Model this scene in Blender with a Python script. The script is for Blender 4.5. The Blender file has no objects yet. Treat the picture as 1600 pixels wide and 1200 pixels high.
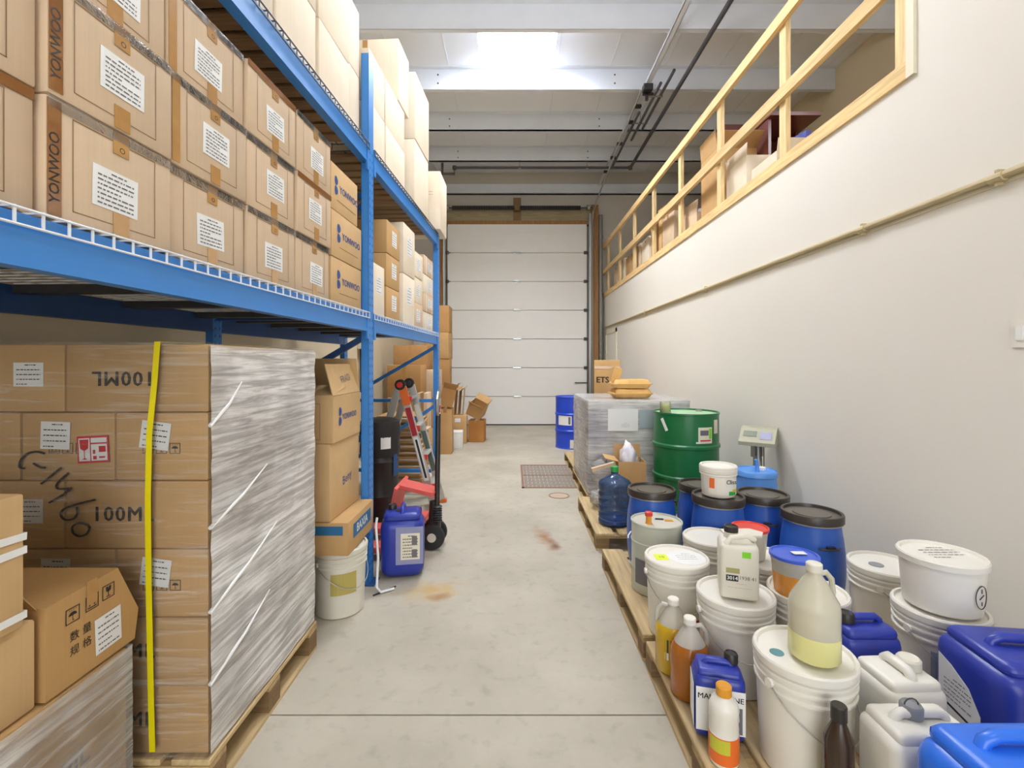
import bpy, bmesh, math, random
from mathutils import Vector, Matrix

random.seed(7)
S = bpy.context.scene
COL = S.collection
PI = math.pi

# ------------------------------------------------------------------ camera, world, exposure
F, CX, CY, H = 740.0, 802.0, 567.0, 1.45          # focal length in px, vanishing point, eye height
cam_d = bpy.data.cameras.new('camera')
cam_d.sensor_width = 36.0
cam_d.lens = F / 1600 * 36
cam_d.shift_x = -(CX - 800) / 1600
cam_d.shift_y = -(600 - CY) / 1600
cam_d.clip_start = 0.05
cam = bpy.data.objects.new('camera', cam_d)
cam.location = (0, 0, H)
cam.rotation_euler = (PI / 2, 0, 0)
COL.objects.link(cam)
S.camera = cam

W = bpy.data.worlds.new('world')
S.world = W
W.use_nodes = True
W.node_tree.nodes['Background'].inputs[0].default_value = (0.93, 0.96, 1.0, 1)
W.node_tree.nodes['Background'].inputs[1].default_value = 4.2      # daylight fill through an opening added behind the camera
S.view_settings.view_transform = 'Standard'
S.view_settings.look = 'None'
S.view_settings.gamma = 1
S.view_settings.use_curve_mapping = False
S.view_settings.exposure = 0.3

pd = bpy.data.lights.new('fill_portal', 'AREA'); pd.shape = 'RECTANGLE'; pd.size = 3.4; pd.size_y = 4.2; pd.cycles.is_portal = True
po = bpy.data.objects.new('fill_portal', pd); COL.objects.link(po)      # sampling portal for the added, unseen opening
po.location = (0.1, -4.2, 2.1); po.rotation_euler = (PI / 2, 0, 0)

LAMP_POWER = 24.0       # emission strength of the fluorescent diffusers
SKYLIGHT = 66.0
LAMPS = [(-0.1, 3.5), (0.85, 3.5), (0.6, -0.6), (3.9, 2.9)]   # ceiling fixtures over the aisle and the mezzanine

S.cycles.max_bounces = 6
S.cycles.diffuse_bounces = 4
S.cycles.glossy_bounces = 3
S.cycles.transmission_bounces = 4
S.cycles.transparent_max_bounces = 10
S.cycles.caustics_reflective = False
S.cycles.caustics_refractive = False

def PX(px, py, Y):
    return Vector(((px - CX) / F * Y, Y, H - (py - CY) / F * Y))

# ------------------------------------------------------------------ materials
MATS = {}
def hexc(h):
    h = h.lstrip('#')
    out = []
    for i in (0, 2, 4):
        c = int(h[i:i + 2], 16) / 255
        out.append(c / 12.92 if c <= 0.04045 else ((c + 0.055) / 1.055) ** 2.4)
    return (*out, 1)

def newmat(name):
    m = bpy.data.materials.new(name)
    m.use_nodes = True
    nt = m.node_tree
    return m, nt, nt.nodes['Principled BSDF']

def mat(name, col, rough=0.5, metal=0.0, var=0.0, scale=20.0, bump=0.0, rand=0.0, spec=0.5, coat=0.0, stretch=(1, 1, 1)):
    """plain procedural material: colour with noise variation, optional bump and per-object variation"""
    if name in MATS:
        return MATS[name]
    m, nt, b = newmat(name)
    N, L = nt.nodes, nt.links
    c = hexc(col) if isinstance(col, str) else (*col, 1)
    b.inputs['Roughness'].default_value = rough
    b.inputs['Metallic'].default_value = metal
    b.inputs['Specular IOR Level'].default_value = spec
    b.inputs['Coat Weight'].default_value = coat
    tc = N.new('ShaderNodeTexCoord')
    mp = N.new('ShaderNodeMapping'); mp.inputs['Scale'].default_value = stretch
    L.new(tc.outputs['Object'], mp.inputs[0])
    no = N.new('ShaderNodeTexNoise'); no.inputs['Scale'].default_value = scale; no.inputs['Detail'].default_value = 4
    L.new(mp.outputs[0], no.inputs['Vector'])
    mx = N.new('ShaderNodeMix'); mx.data_type = 'RGBA'
    v = max(var, 0.02)
    mx.inputs[6].default_value = tuple(min(1, x * (1 - v)) for x in c[:3]) + (1,)
    mx.inputs[7].default_value = tuple(min(1, x * (1 + v)) for x in c[:3]) + (1,)
    L.new(no.outputs['Fac'], mx.inputs[0])
    out = mx.outputs[2]
    if rand:
        oi = N.new('ShaderNodeObjectInfo')
        hs = N.new('ShaderNodeHueSaturation')
        mr = N.new('ShaderNodeMapRange'); mr.inputs[3].default_value = 1 - rand; mr.inputs[4].default_value = 1 + rand
        L.new(oi.outputs['Random'], mr.inputs[0]); L.new(mr.outputs[0], hs.inputs['Value'])
        L.new(out, hs.inputs['Color']); out = hs.outputs[0]
    L.new(out, b.inputs['Base Color'])
    if bump:
        bp = N.new('ShaderNodeBump'); bp.inputs['Strength'].default_value = bump; bp.inputs['Distance'].default_value = 0.004
        L.new(no.outputs['Fac'], bp.inputs['Height']); L.new(bp.outputs[0], b.inputs['Normal'])
    MATS[name] = m
    return m

def cardboard(name, col, rand=0.06):
    """corrugated board: soft mottling plus faint vertical flutes"""
    m, nt, b = newmat(name)
    N, L = nt.nodes, nt.links
    c = hexc(col)
    tc = N.new('ShaderNodeTexCoord')
    n1 = N.new('ShaderNodeTexNoise'); n1.inputs['Scale'].default_value = 5; n1.inputs['Detail'].default_value = 6
    n2 = N.new('ShaderNodeTexNoise'); n2.inputs['Scale'].default_value = 1; n2.inputs['Detail'].default_value = 2
    mp = N.new('ShaderNodeMapping'); mp.inputs['Scale'].default_value = (130, 130, 2)
    L.new(tc.outputs['Object'], n1.inputs['Vector']); L.new(tc.outputs['Object'], mp.inputs[0]); L.new(mp.outputs[0], n2.inputs['Vector'])
    ad = N.new('ShaderNodeMath'); ad.operation = 'MULTIPLY_ADD'; ad.inputs[1].default_value = 0.35
    L.new(n2.outputs['Fac'], ad.inputs[0]); L.new(n1.outputs['Fac'], ad.inputs[2])
    mx = N.new('ShaderNodeMix'); mx.data_type = 'RGBA'
    mx.inputs[6].default_value = tuple(x * 0.82 for x in c[:3]) + (1,)
    mx.inputs[7].default_value = tuple(min(1, x * 1.12) for x in c[:3]) + (1,)
    L.new(ad.outputs[0], mx.inputs[0])
    oi = N.new('ShaderNodeObjectInfo'); hs = N.new('ShaderNodeHueSaturation')
    mr = N.new('ShaderNodeMapRange'); mr.inputs[3].default_value = 1 - rand; mr.inputs[4].default_value = 1 + rand
    L.new(oi.outputs['Random'], mr.inputs[0]); L.new(mr.outputs[0], hs.inputs['Value']); L.new(mx.outputs[2], hs.inputs['Color'])
    L.new(hs.outputs[0], b.inputs['Base Color'])
    b.inputs['Roughness'].default_value = 0.75
    b.inputs['Specular IOR Level'].default_value = 0.25
    bp = N.new('ShaderNodeBump'); bp.inputs['Strength'].default_value = 0.25; bp.inputs['Distance'].default_value = 0.006
    L.new(n1.outputs['Fac'], bp.inputs['Height']); L.new(bp.outputs[0], b.inputs['Normal'])
    MATS[name] = m
    return m

def wood(name, col, axis=1):
    m, nt, b = newmat(name)
    N, L = nt.nodes, nt.links
    c = hexc(col)
    tc = N.new('ShaderNodeTexCoord')
    mp = N.new('ShaderNodeMapping'); sc = [30, 30, 30]; sc[axis] = 2.0; mp.inputs['Scale'].default_value = sc
    L.new(tc.outputs['Object'], mp.inputs[0])
    n1 = N.new('ShaderNodeTexNoise'); n1.inputs['Scale'].default_value = 1.5; n1.inputs['Detail'].default_value = 6; n1.inputs['Distortion'].default_value = 0.6
    L.new(mp.outputs[0], n1.inputs['Vector'])
    rp = N.new('ShaderNodeValToRGB')
    rp.color_ramp.elements[0].position = 0.3; rp.color_ramp.elements[1].position = 0.7
    rp.color_ramp.elements[0].color = tuple(x * 0.72 for x in c[:3]) + (1,)
    rp.color_ramp.elements[1].color = tuple(min(1, x * 1.12) for x in c[:3]) + (1,)
    L.new(n1.outputs['Fac'], rp.inputs[0])
    oi = N.new('ShaderNodeObjectInfo'); hs = N.new('ShaderNodeHueSaturation')
    mr = N.new('ShaderNodeMapRange'); mr.inputs[3].default_value = 0.85; mr.inputs[4].default_value = 1.1
    L.new(oi.outputs['Random'], mr.inputs[0]); L.new(mr.outputs[0], hs.inputs['Value']); L.new(rp.outputs[0], hs.inputs['Color'])
    L.new(hs.outputs[0], b.inputs['Base Color'])
    b.inputs['Roughness'].default_value = 0.7
    bp = N.new('ShaderNodeBump'); bp.inputs['Strength'].default_value = 0.2; bp.inputs['Distance'].default_value = 0.002
    L.new(n1.outputs['Fac'], bp.inputs['Height']); L.new(bp.outputs[0], b.inputs['Normal'])
    MATS[name] = m
    return m

def film(name, white, rough=0.18, tilt=0.6, scale=9.0, lo=0.42, hi=0.7, base=0.06, patch=0.35):
    """stretch film: clear sheet with milky stretched streaks and wrinkles"""
    m = bpy.data.materials.new(name); m.use_nodes = True
    nt = m.node_tree; N, L = nt.nodes, nt.links
    N.remove(N['Principled BSDF'])
    out = N['Material Output']
    tc = N.new('ShaderNodeTexCoord')
    mp = N.new('ShaderNodeMapping'); mp.inputs['Rotation'].default_value = (tilt, 0.15, 0); mp.inputs['Scale'].default_value = (1.0, 0.9, 16)
    L.new(tc.outputs['Object'], mp.inputs[0])
    n1 = N.new('ShaderNodeTexNoise'); n1.inputs['Scale'].default_value = scale * 0.35; n1.inputs['Detail'].default_value = 7; n1.inputs['Roughness'].default_value = 0.65; n1.inputs['Distortion'].default_value = 0.5
    L.new(mp.outputs[0], n1.inputs['Vector'])
    n2 = N.new('ShaderNodeTexNoise'); n2.inputs['Scale'].default_value = 3.2; n2.inputs['Detail'].default_value = 3
    L.new(tc.outputs['Object'], n2.inputs['Vector'])
    mr = N.new('ShaderNodeMapRange'); mr.inputs[1].default_value = lo; mr.inputs[2].default_value = hi; mr.inputs[3].default_value = base; mr.inputs[4].default_value = white
    L.new(n1.outputs['Fac'], mr.inputs[0])
    m2 = N.new('ShaderNodeMapRange'); m2.inputs[1].default_value = 0.32; m2.inputs[2].default_value = 0.62; m2.inputs[3].default_value = patch; m2.inputs[4].default_value = 1.0
    L.new(n2.outputs['Fac'], m2.inputs[0])
    mu = N.new('ShaderNodeMath'); mu.operation = 'MULTIPLY'; L.new(mr.outputs[0], mu.inputs[0]); L.new(m2.outputs[0], mu.inputs[1])
    bp = N.new('ShaderNodeBump'); bp.inputs['Strength'].default_value = 0.7; bp.inputs['Distance'].default_value = 0.01
    L.new(n1.outputs['Fac'], bp.inputs['Height'])
    tr = N.new('ShaderNodeBsdfTransparent'); tr.inputs[0].default_value = (0.97, 0.97, 0.97, 1)
    df = N.new('ShaderNodeBsdfDiffuse'); df.inputs[0].default_value = (0.92, 0.9, 0.87, 1)
    gl = N.new('ShaderNodeBsdfGlossy'); gl.inputs['Roughness'].default_value = rough
    L.new(bp.outputs[0], gl.inputs['Normal'])
    a = N.new('ShaderNodeMixShader'); L.new(mu.outputs[0], a.inputs[0]); L.new(tr.outputs[0], a.inputs[1]); L.new(df.outputs[0], a.inputs[2])
    fr = N.new('ShaderNodeFresnel'); fr.inputs['IOR'].default_value = 1.22; L.new(bp.outputs[0], fr.inputs['Normal'])
    b2 = N.new('ShaderNodeMixShader'); L.new(fr.outputs[0], b2.inputs[0]); L.new(a.outputs[0], b2.inputs[1]); L.new(gl.outputs[0], b2.inputs[2])
    L.new(b2.outputs[0], out.inputs[0])
    MATS[name] = m
    return m

def milky(name, col, op, rough=0.25):
    """translucent plastic wall: partly see-through, partly diffuse, glossy skin"""
    m = bpy.data.materials.new(name); m.use_nodes = True
    nt = m.node_tree; N, L = nt.nodes, nt.links
    N.remove(N['Principled BSDF'])
    c = hexc(col)
    tc = N.new('ShaderNodeTexCoord')
    no = N.new('ShaderNodeTexNoise'); no.inputs['Scale'].default_value = 14
    L.new(tc.outputs['Object'], no.inputs['Vector'])
    mr = N.new('ShaderNodeMapRange'); mr.inputs[3].default_value = op * 0.9; mr.inputs[4].default_value = min(1, op * 1.1)
    L.new(no.outputs['Fac'], mr.inputs[0])
    tr = N.new('ShaderNodeBsdfTransparent'); tr.inputs[0].default_value = tuple(0.4 + 0.6 * x for x in c[:3]) + (1,)
    df = N.new('ShaderNodeBsdfDiffuse'); df.inputs[0].default_value = c
    tl = N.new('ShaderNodeBsdfTranslucent'); tl.inputs[0].default_value = c
    mm = N.new('ShaderNodeMixShader'); mm.inputs[0].default_value = 0.35; L.new(df.outputs[0], mm.inputs[1]); L.new(tl.outputs[0], mm.inputs[2])
    a = N.new('ShaderNodeMixShader'); L.new(mr.outputs[0], a.inputs[0]); L.new(tr.outputs[0], a.inputs[1]); L.new(mm.outputs[0], a.inputs[2])
    gl = N.new('ShaderNodeBsdfGlossy'); gl.inputs['Roughness'].default_value = rough
    fr = N.new('ShaderNodeFresnel'); fr.inputs['IOR'].default_value = 1.4
    b2 = N.new('ShaderNodeMixShader'); L.new(fr.outputs[0], b2.inputs[0]); L.new(a.outputs[0], b2.inputs[1]); L.new(gl.outputs[0], b2.inputs[2])
    L.new(b2.outputs[0], N['Material Output'].inputs[0])
    MATS[name] = m
    return m

def emit(name, col, strength):
    m = bpy.data.materials.new(name); m.use_nodes = True
    nt = m.node_tree; N, L = nt.nodes, nt.links
    N.remove(N['Principled BSDF'])
    e = N.new('ShaderNodeEmission'); e.inputs[0].default_value = hexc(col); e.inputs[1].default_value = strength
    L.new(e.outputs[0], N['Material Output'].inputs[0])
    MATS[name] = m
    return m

CB = cardboard('cardboard_pale', '#cdb496')
CBD = cardboard('cardboard_brown', '#b58a58')
CBT = cardboard('cardboard_tan', '#c09a68')
CBG = cardboard('cardboard_golden', '#cba97a')
CBW = cardboard('cardboard_white', '#e6e4df', 0.02)
CBL = cardboard('cardboard_light', '#e4d6bf')
INNER = mat('cardboard_inner', '#a98353', 0.85, var=0.08)
TAPE = mat('packing_tape', '#b98c55', 0.12, var=0.12, scale=30, coat=0.8)
TAPED = mat('printed_tape', '#8a5a30', 0.12, var=0.1, scale=30, coat=0.8)
PAPER = mat('label_paper', '#e9e9e6', 0.6, var=0.02)
PAPERC = mat('label_cream', '#e6dfc8', 0.6, var=0.02)
INK = mat('ink_black', '#26221f', 0.6)
INKG = mat('ink_grey', '#6e6c70', 0.6)
INKB = mat('ink_brown', '#8a6a48', 0.7)
INKBL = mat('ink_blue', '#2b4c8c', 0.6)
INKR = mat('ink_red', '#c8242e', 0.6)
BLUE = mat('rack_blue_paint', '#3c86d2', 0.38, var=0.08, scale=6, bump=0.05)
BLUED = mat('rack_dark_blue', '#2a4f86', 0.45, var=0.1, scale=6)  # darker blue on rear beams, near braces, foot plates, slot ovals and a tag
STEEL = mat('zinc_steel', '#b9b9b4', 0.35, metal=0.9, var=0.06)
DARKST = mat('dark_steel', '#4a4a4a', 0.45, metal=0.6, var=0.1)
PIPE = mat('sprinkler_pipe_paint', '#4c4c50', 0.5, var=0.1)
WIRE = mat('wire_white', '#e4e6e8', 0.4)
WIRED = mat('wire_dark', '#5b6068', 0.5, metal=0.4)
PINE = wood('pine_y', '#e6c48a', 1)
PINEZ = wood('pine_z', '#e8ca94', 2)
PALLET = wood('pallet_wood_y', '#cdb283', 1)
PALLETX = wood('pallet_wood_x', '#b79a6c', 0)
OLDWOOD = wood('pallet_block_wood', '#8a6d48', 0)
SLATW = wood('standin_slat_wood', '#a88660', 0)
WALLM = mat('wall_paint', '#e6e1d6', 0.75, var=0.025, scale=1.2, bump=0.02)
WALLT = mat('wall_tan', '#d2c3a4', 0.8, var=0.05, scale=1.5)
WALLG = mat('wall_grey', '#c8c2b8', 0.8, var=0.06, scale=1.5)
CEILM = mat('ceiling_liner', '#eaeef5', 0.5, var=0.05, scale=1.5, bump=0.05)
PURL = mat('purlin_steel', '#dde2ea', 0.45, metal=0.0, var=0.06, scale=3)
DOORM = mat('door_panel_white', '#efede8', 0.45, var=0.015, scale=3)
HDPEW = mat('plastic_white', '#e7e3d8', 0.35, var=0.02, scale=8)
HDPEC = mat('plastic_cream', '#dcd7c8', 0.4, var=0.03, scale=8)
HDPEB = mat('plastic_blue', '#2f5fbd', 0.32, var=0.06, scale=5)
HDPEN = mat('plastic_navy', '#2b3a9c', 0.33, var=0.05, scale=5)
HDPEL = mat('plastic_light_blue', '#5d97e0', 0.35, var=0.05, scale=5)
DRUMB = mat('drum_blue', '#2348c8', 0.35, var=0.06, scale=4)
BLACKP = mat('plastic_black', '#2b2724', 0.4, var=0.08)
LIDB = mat('lid_black', '#3a332d', 0.35, var=0.1)
LIDBT = mat('lid_black_sheen', '#5d574e', 0.3, var=0.15, scale=9)  # black lid top made paler: reflected light put into the colour
GREEN = mat('drum_green', '#1c6f3e', 0.28, var=0.06, scale=3)
GREENL = mat('drum_lid_green', '#9fc39a', 0.4, var=0.06)
TIN = mat('painted_tin', '#c6cabd', 0.35, metal=0.25, var=0.08, scale=6)
REDP = mat('plastic_red', '#d63a2e', 0.35)
ORANGE = mat('plastic_orange', '#e8702c', 0.4)
PINK = mat('faded_red_paint', '#d95a50', 0.5, var=0.08)
YELLOWS = mat('strap_yellow', '#e6d60e', 0.35, var=0.05)
YELLOWN = mat('sticker_neon', '#dff01e', 0.5)
LIME = mat('sticker_lime', '#7ed321', 0.5)
CAPY = mat('cap_amber', '#d9962a', 0.4)
CAPG = mat('cap_green', '#2fa64a', 0.4)
CAPGR = mat('cap_grey', '#8d8f93', 0.4)
KRAFT = mat('kraft_paper', '#d6a964', 0.7, var=0.1, scale=7, bump=0.4)
RUBBER = mat('rubber_black', '#242322', 0.6)
MAROON = mat('maroon_board', '#6e3a34', 0.25, var=0.08, scale=3)
SCALEG = mat('scale_grey', '#aaa78f', 0.45, var=0.03)
SCREEN = mat('scale_screen', '#7d8574', 0.2)
ALU = mat('aluminium', '#d6d4cc', 0.32, metal=0.75, var=0.05)
BAGW = mat('plastic_bag_white', '#e4e0e6', 0.25, var=0.08, scale=14, bump=0.8)
RUST = mat('grate_rust', '#8f8379', 0.7, metal=0.2, var=0.25, scale=14)
RUSTF = mat('grate_frame', '#8c6c5a', 0.7, var=0.25, scale=14)
JOINT = mat('joint_dark', '#4a463f', 0.9)
AMBER = mat('liquid_amber', '#a8621a', 0.2)
YLIQ = mat('liquid_yellow', '#c9a21e', 0.2)
PALEY = mat('liquid_pale', '#e2dd96', 0.2)
ORLIQ = mat('liquid_orange', '#dd9440', 0.2)
GLOSSF = film('clear_tape', 0.4, rough=0.08, scale=14, tilt=1.2, base=0.05)
FILM = film('stretch_film', 0.45, lo=0.5, hi=0.75, base=0.05)
FILMH = film('stretch_film_layers', 0.98, lo=0.42, hi=0.60, base=0.5, patch=0.62)
FILMB = film('stretch_film_heavy', 0.85, lo=0.38, hi=0.62, base=0.5, tilt=0.1, patch=0.6)
CLEAR = milky('plastic_milky', '#f0ece0', 0.8)
CLEARW = milky('plastic_milky_dense', '#f2ecd4', 0.95)
CLEARB = milky('water_jug_blue', '#5b7fb0', 0.42, 0.12)
JUGV = milky('water_jug_violet', '#6d72c4', 0.7, 0.15)
CLEARJ = milky('jar_clear', '#e8ead8', 0.4, 0.12)
BAGC = film('plastic_bag_clear', 0.7, scale=18, tilt=1.0, base=0.25)
TUBE = emit('fluorescent_tube', '#f4f7ff', LAMP_POWER)
SKYL = emit('skylight_diffuser', '#f4f8ff', SKYLIGHT)

# floor concrete with mottling, worn patches and two rust stains
def concrete():
    m, nt, b = newmat('concrete')
    N, L = nt.nodes, nt.links
    tc = N.new('ShaderNodeTexCoord')
    n1 = N.new('ShaderNodeTexNoise'); n1.inputs['Scale'].default_value = 1.3; n1.inputs['Detail'].default_value = 8; n1.inputs['Roughness'].default_value = 0.6
    n2 = N.new('ShaderNodeTexNoise'); n2.inputs['Scale'].default_value = 14; n2.inputs['Detail'].default_value = 6
    L.new(tc.outputs['Object'], n1.inputs['Vector']); L.new(tc.outputs['Object'], n2.inputs['Vector'])
    r1 = N.new('ShaderNodeValToRGB'); r1.color_ramp.elements[0].position = 0.32; r1.color_ramp.elements[1].position = 0.66
    r1.color_ramp.elements[0].color = hexc('#a8a08e'); r1.color_ramp.elements[1].color = hexc('#c1b9a8')
    L.new(n1.outputs['Fac'], r1.inputs[0])
    r2 = N.new('ShaderNodeValToRGB'); r2.color_ramp.elements[0].position = 0.25; r2.color_ramp.elements[1].position = 0.45
    r2.color_ramp.elements[0].color = (0.72, 0.72, 0.7, 1); r2.color_ramp.elements[1].color = (1, 1, 1, 1)
    L.new(n2.outputs['Fac'], r2.inputs[0])
    mu = N.new('ShaderNodeMix'); mu.data_type = 'RGBA'; mu.blend_type = 'MULTIPLY'; mu.inputs[0].default_value = 0.6
    L.new(r1.outputs[0], mu.inputs[6]); L.new(r2.outputs[0], mu.inputs[7])
    cur = mu.outputs[2]
    stains = [((-0.52, 3.02, 0), (0.26, 0.17), 0.25, '#bf9c58', 0.85), ((-0.46, 2.93, 0), (0.11, 0.07), 0.0, '#9c6e38', 0.8),
              ((0.27, 3.92, 0), (0.09, 0.34), 0.22, '#9c6c46', 0.95), ((0.33, 3.76, 0), (0.05, 0.14), 0.2, '#6f4a36', 0.9),
              ((0.50, 5.17, 0), (0.24, 0.12), 0.0, '#b59a86', 0.6)]
    for (c, (rx, ry), rot, col, st) in stains:
        mp = N.new('ShaderNodeMapping'); mp.vector_type = 'TEXTURE'
        mp.inputs['Location'].default_value = c; mp.inputs['Rotation'].default_value = (0, 0, rot); mp.inputs['Scale'].default_value = (rx, ry, 1)
        L.new(tc.outputs['Object'], mp.inputs[0])
        ln = N.new('ShaderNodeVectorMath'); ln.operation = 'LENGTH'; L.new(mp.outputs[0], ln.inputs[0])
        ns = N.new('ShaderNodeTexNoise'); ns.inputs['Scale'].default_value = 9; ns.inputs['Detail'].default_value = 5; L.new(tc.outputs['Object'], ns.inputs['Vector'])
        ad = N.new('ShaderNodeMath'); ad.operation = 'MULTIPLY_ADD'; ad.inputs[1].default_value = 1.6; L.new(ns.outputs['Fac'], ad.inputs[0]); L.new(ln.outputs['Value'], ad.inputs[2])
        mr = N.new('ShaderNodeMapRange'); mr.inputs[1].default_value = 1.75; mr.inputs[2].default_value = 0.8; mr.inputs[3].default_value = 0; mr.inputs[4].default_value = st
        L.new(ad.outputs[0], mr.inputs[0])
        mx = N.new('ShaderNodeMix'); mx.data_type = 'RGBA'; L.new(mr.outputs[0], mx.inputs[0]); L.new(cur, mx.inputs[6]); mx.inputs[7].default_value = hexc(col)
        cur = mx.outputs[2]
    L.new(cur, b.inputs['Base Color'])
    b.inputs['Roughness'].default_value = 0.55
    bp = N.new('ShaderNodeBump'); bp.inputs['Strength'].default_value = 0.12; bp.inputs['Distance'].default_value = 0.004
    L.new(n2.outputs['Fac'], bp.inputs['Height']); L.new(bp.outputs[0], b.inputs['Normal'])
    return m
CONC = concrete()

# ------------------------------------------------------------------ mesh helpers
MESH = {}
class MB:
    def __init__(s):
        s.v = []; s.f = []
    def add(s, vs, fs):
        o = len(s.v); s.v += [tuple(p) for p in vs]; s.f += [tuple(i + o for i in f) for f in fs]; return s
    def box(s, x0, x1, y0, y1, z0, z1):
        return s.add([(x0, y0, z0), (x1, y0, z0), (x1, y1, z0), (x0, y1, z0), (x0, y0, z1), (x1, y0, z1), (x1, y1, z1), (x0, y1, z1)],
                     [(0, 3, 2, 1), (4, 5, 6, 7), (0, 1, 5, 4), (1, 2, 6, 5), (2, 3, 7, 6), (3, 0, 4, 7)])
    def quad(s, a, b, c, d):
        return s.add([a, b, c, d], [(0, 1, 2, 3)])
    def bar(s, p, q, w, t, up=(0, 0, 1)):
        """rectangular bar from p to q: width w along the side, t along up"""
        p, q = Vector(p), Vector(q); d = (q - p).normalized(); u = Vector(up)
        sd = d.cross(u)
        if sd.length < 1e-5: sd = d.cross(Vector((1, 0, 0)))
        sd.normalize(); u = sd.cross(d).normalized()
        vs = []
        for b in (p, q):
            for a, c in ((-1, -1), (1, -1), (1, 1), (-1, 1)):
                vs.append(b + sd * (a * w / 2) + u * (c * t / 2))
        return s.add(vs, [(3, 2, 1, 0), (4, 5, 6, 7), (0, 1, 5, 4), (1, 2, 6, 5), (2, 3, 7, 6), (3, 0, 4, 7)])
    def tube(s, pts, r, n=8, closed=False, cap=True):
        pts = [Vector(p) for p in pts]; m = len(pts)
        rs = r if isinstance(r, (list, tuple)) else [r] * m
        prev = None; rings = []
        for i, p in enumerate(pts):
            a = pts[i - 1] if (i > 0 or closed) else p
            b = pts[(i + 1) % m] if (i < m - 1 or closed) else p
            d = (b - a).normalized()
            if prev is None:
                x = d.orthogonal().normalized()
            else:
                x = (prev - d * prev.dot(d)).normalized()
            prev = x; y = d.cross(x)
            rings.append([p + (x * math.cos(2 * PI * k / n) + y * math.sin(2 * PI * k / n)) * rs[i] for k in range(n)])
        o = len(s.v); s.v += [tuple(p) for g in rings for p in g]
        last = m if closed else m - 1
        for i in range(last):
            j = (i + 1) % m
            for k in range(n):
                l = (k + 1) % n
                s.f.append((o + i * n + k, o + i * n + l, o + j * n + l, o + j * n + k))
        if cap and not closed:
            s.f.append(tuple(o + k for k in reversed(range(n)))); s.f.append(tuple(o + (m - 1) * n + k for k in range(n)))
        return s
    def lathe(s, prof, n=28, c=(0, 0, 0), cap0=True, cap1=True):
        o = len(s.v)
        for r, z in prof:
            for k in range(n):
                a = 2 * PI * k / n
                s.v.append((c[0] + r * math.cos(a), c[1] + r * math.sin(a), c[2] + z))
        for i in range(len(prof) - 1):
            for k in range(n):
                l = (k + 1) % n
                s.f.append((o + i * n + k, o + i * n + l, o + (i + 1) * n + l, o + (i + 1) * n + k))
        if cap0: s.f.append(tuple(o + k for k in reversed(range(n))))
        if cap1: s.f.append(tuple(o + (len(prof) - 1) * n + k for k in range(n)))
        return s
    def patch(s, r, a0, a1, z0, z1, n=8):
        """curved label on a cylinder"""
        o = len(s.v)
        for i in range(n + 1):
            a = a0 + (a1 - a0) * i / n
            for z in (z0, z1):
                s.v.append((r * math.cos(a), r * math.sin(a), z))
        for i in range(n):
            b = o + 2 * i; s.f.append((b, b + 2, b + 3, b + 1))
        return s
    def prism(s, poly, z0, z1):
        n = len(poly)
        vs = [(x, y, z0) for x, y in poly] + [(x, y, z1) for x, y in poly]
        fs = [tuple(reversed(range(n))), tuple(range(n, 2 * n))]
        fs += [(i, (i + 1) % n, n + (i + 1) % n, n + i) for i in range(n)]
        return s.add(vs, fs)
    def rbox(s, w, d, h, r=0.02, seg=3, z0=0.0, taper=1.0, dx=0.0, dy=0.0):
        """rounded box, base centre at the origin"""
        bm = bmesh.new(); bmesh.ops.create_cube(bm, size=1)
        for v in bm.verts:
            k = taper if v.co.z > 0 else 1
            v.co = Vector((v.co.x * w * k + dx, v.co.y * d * k + dy, (v.co.z + 0.5) * h + z0))
        if r > 0:
            bmesh.ops.bevel(bm, geom=list(bm.edges), offset=r, segments=seg, affect='EDGES', profile=0.5)
        bm.verts.ensure_lookup_table()
        vs = [v.co[:] for v in bm.verts]; fs = [[v.index for v in f.verts] for f in bm.faces]
        bm.verts.index_update(); fs = [[v.index for v in f.verts] for f in bm.faces]
        bm.free()
        return s.add(vs, fs)
    def mesh(s, name, smooth=False, angle=35):
        me = bpy.data.meshes.new(name); me.from_pydata(s.v, [], s.f); me.update()
        if smooth:
            me.shade_smooth(); me.set_sharp_from_angle(angle=math.radians(angle))
        return me

def part(name, me, m, parent, loc=(0, 0, 0), rot=None, label=None, kind=None):
    if isinstance(me, MB): me = me.mesh(name)
    o = bpy.data.objects.new(name, me); COL.objects.link(o)
    if not me.materials: me.materials.append(m)
    if me.materials[0] != m:
        o.material_slots[0].link = 'OBJECT'; o.material_slots[0].material = m
    o.parent = parent
    if rot is not None:
        o.matrix_basis = Matrix.Translation(loc) @ (rot.to_4x4() if not isinstance(rot, tuple) else Matrix.Rotation(rot[2], 4, 'Z') @ Matrix.Rotation(rot[1], 4, 'Y') @ Matrix.Rotation(rot[0], 4, 'X'))
    else:
        o.location = loc
    if label: o['label'] = label
    if kind: o['kind'] = kind
    return o

def thing(name, label, cat, loc=(0, 0, 0), rz=0.0, group=None, rot=None):
    o = bpy.data.objects.new(name, None); COL.objects.link(o)
    o.empty_display_size = 0.05
    o.location = loc; o.rotation_euler = rot if rot else (0, 0, rz)
    o['label'] = label; o['category'] = cat
    if group: o['group'] = group
    return o

def solo(name, me, m, label, cat, loc=(0, 0, 0), rz=0.0, group=None, kind=None):
    o = part(name, me, m, None, loc)
    o.rotation_euler = (0, 0, rz)
    o['label'] = label; o['category'] = cat
    if group: o['group'] = group
    if kind: o['kind'] = kind
    return o

def struct(name, me, m, parent=None, label=None):
    o = part(name, me, m, parent)
    if parent is None: o['kind'] = 'structure'
    if label: o['label'] = label
    return o

def structroot(name):
    o = bpy.data.objects.new(name, None); COL.objects.link(o); o['kind'] = 'structure'; return o

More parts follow.
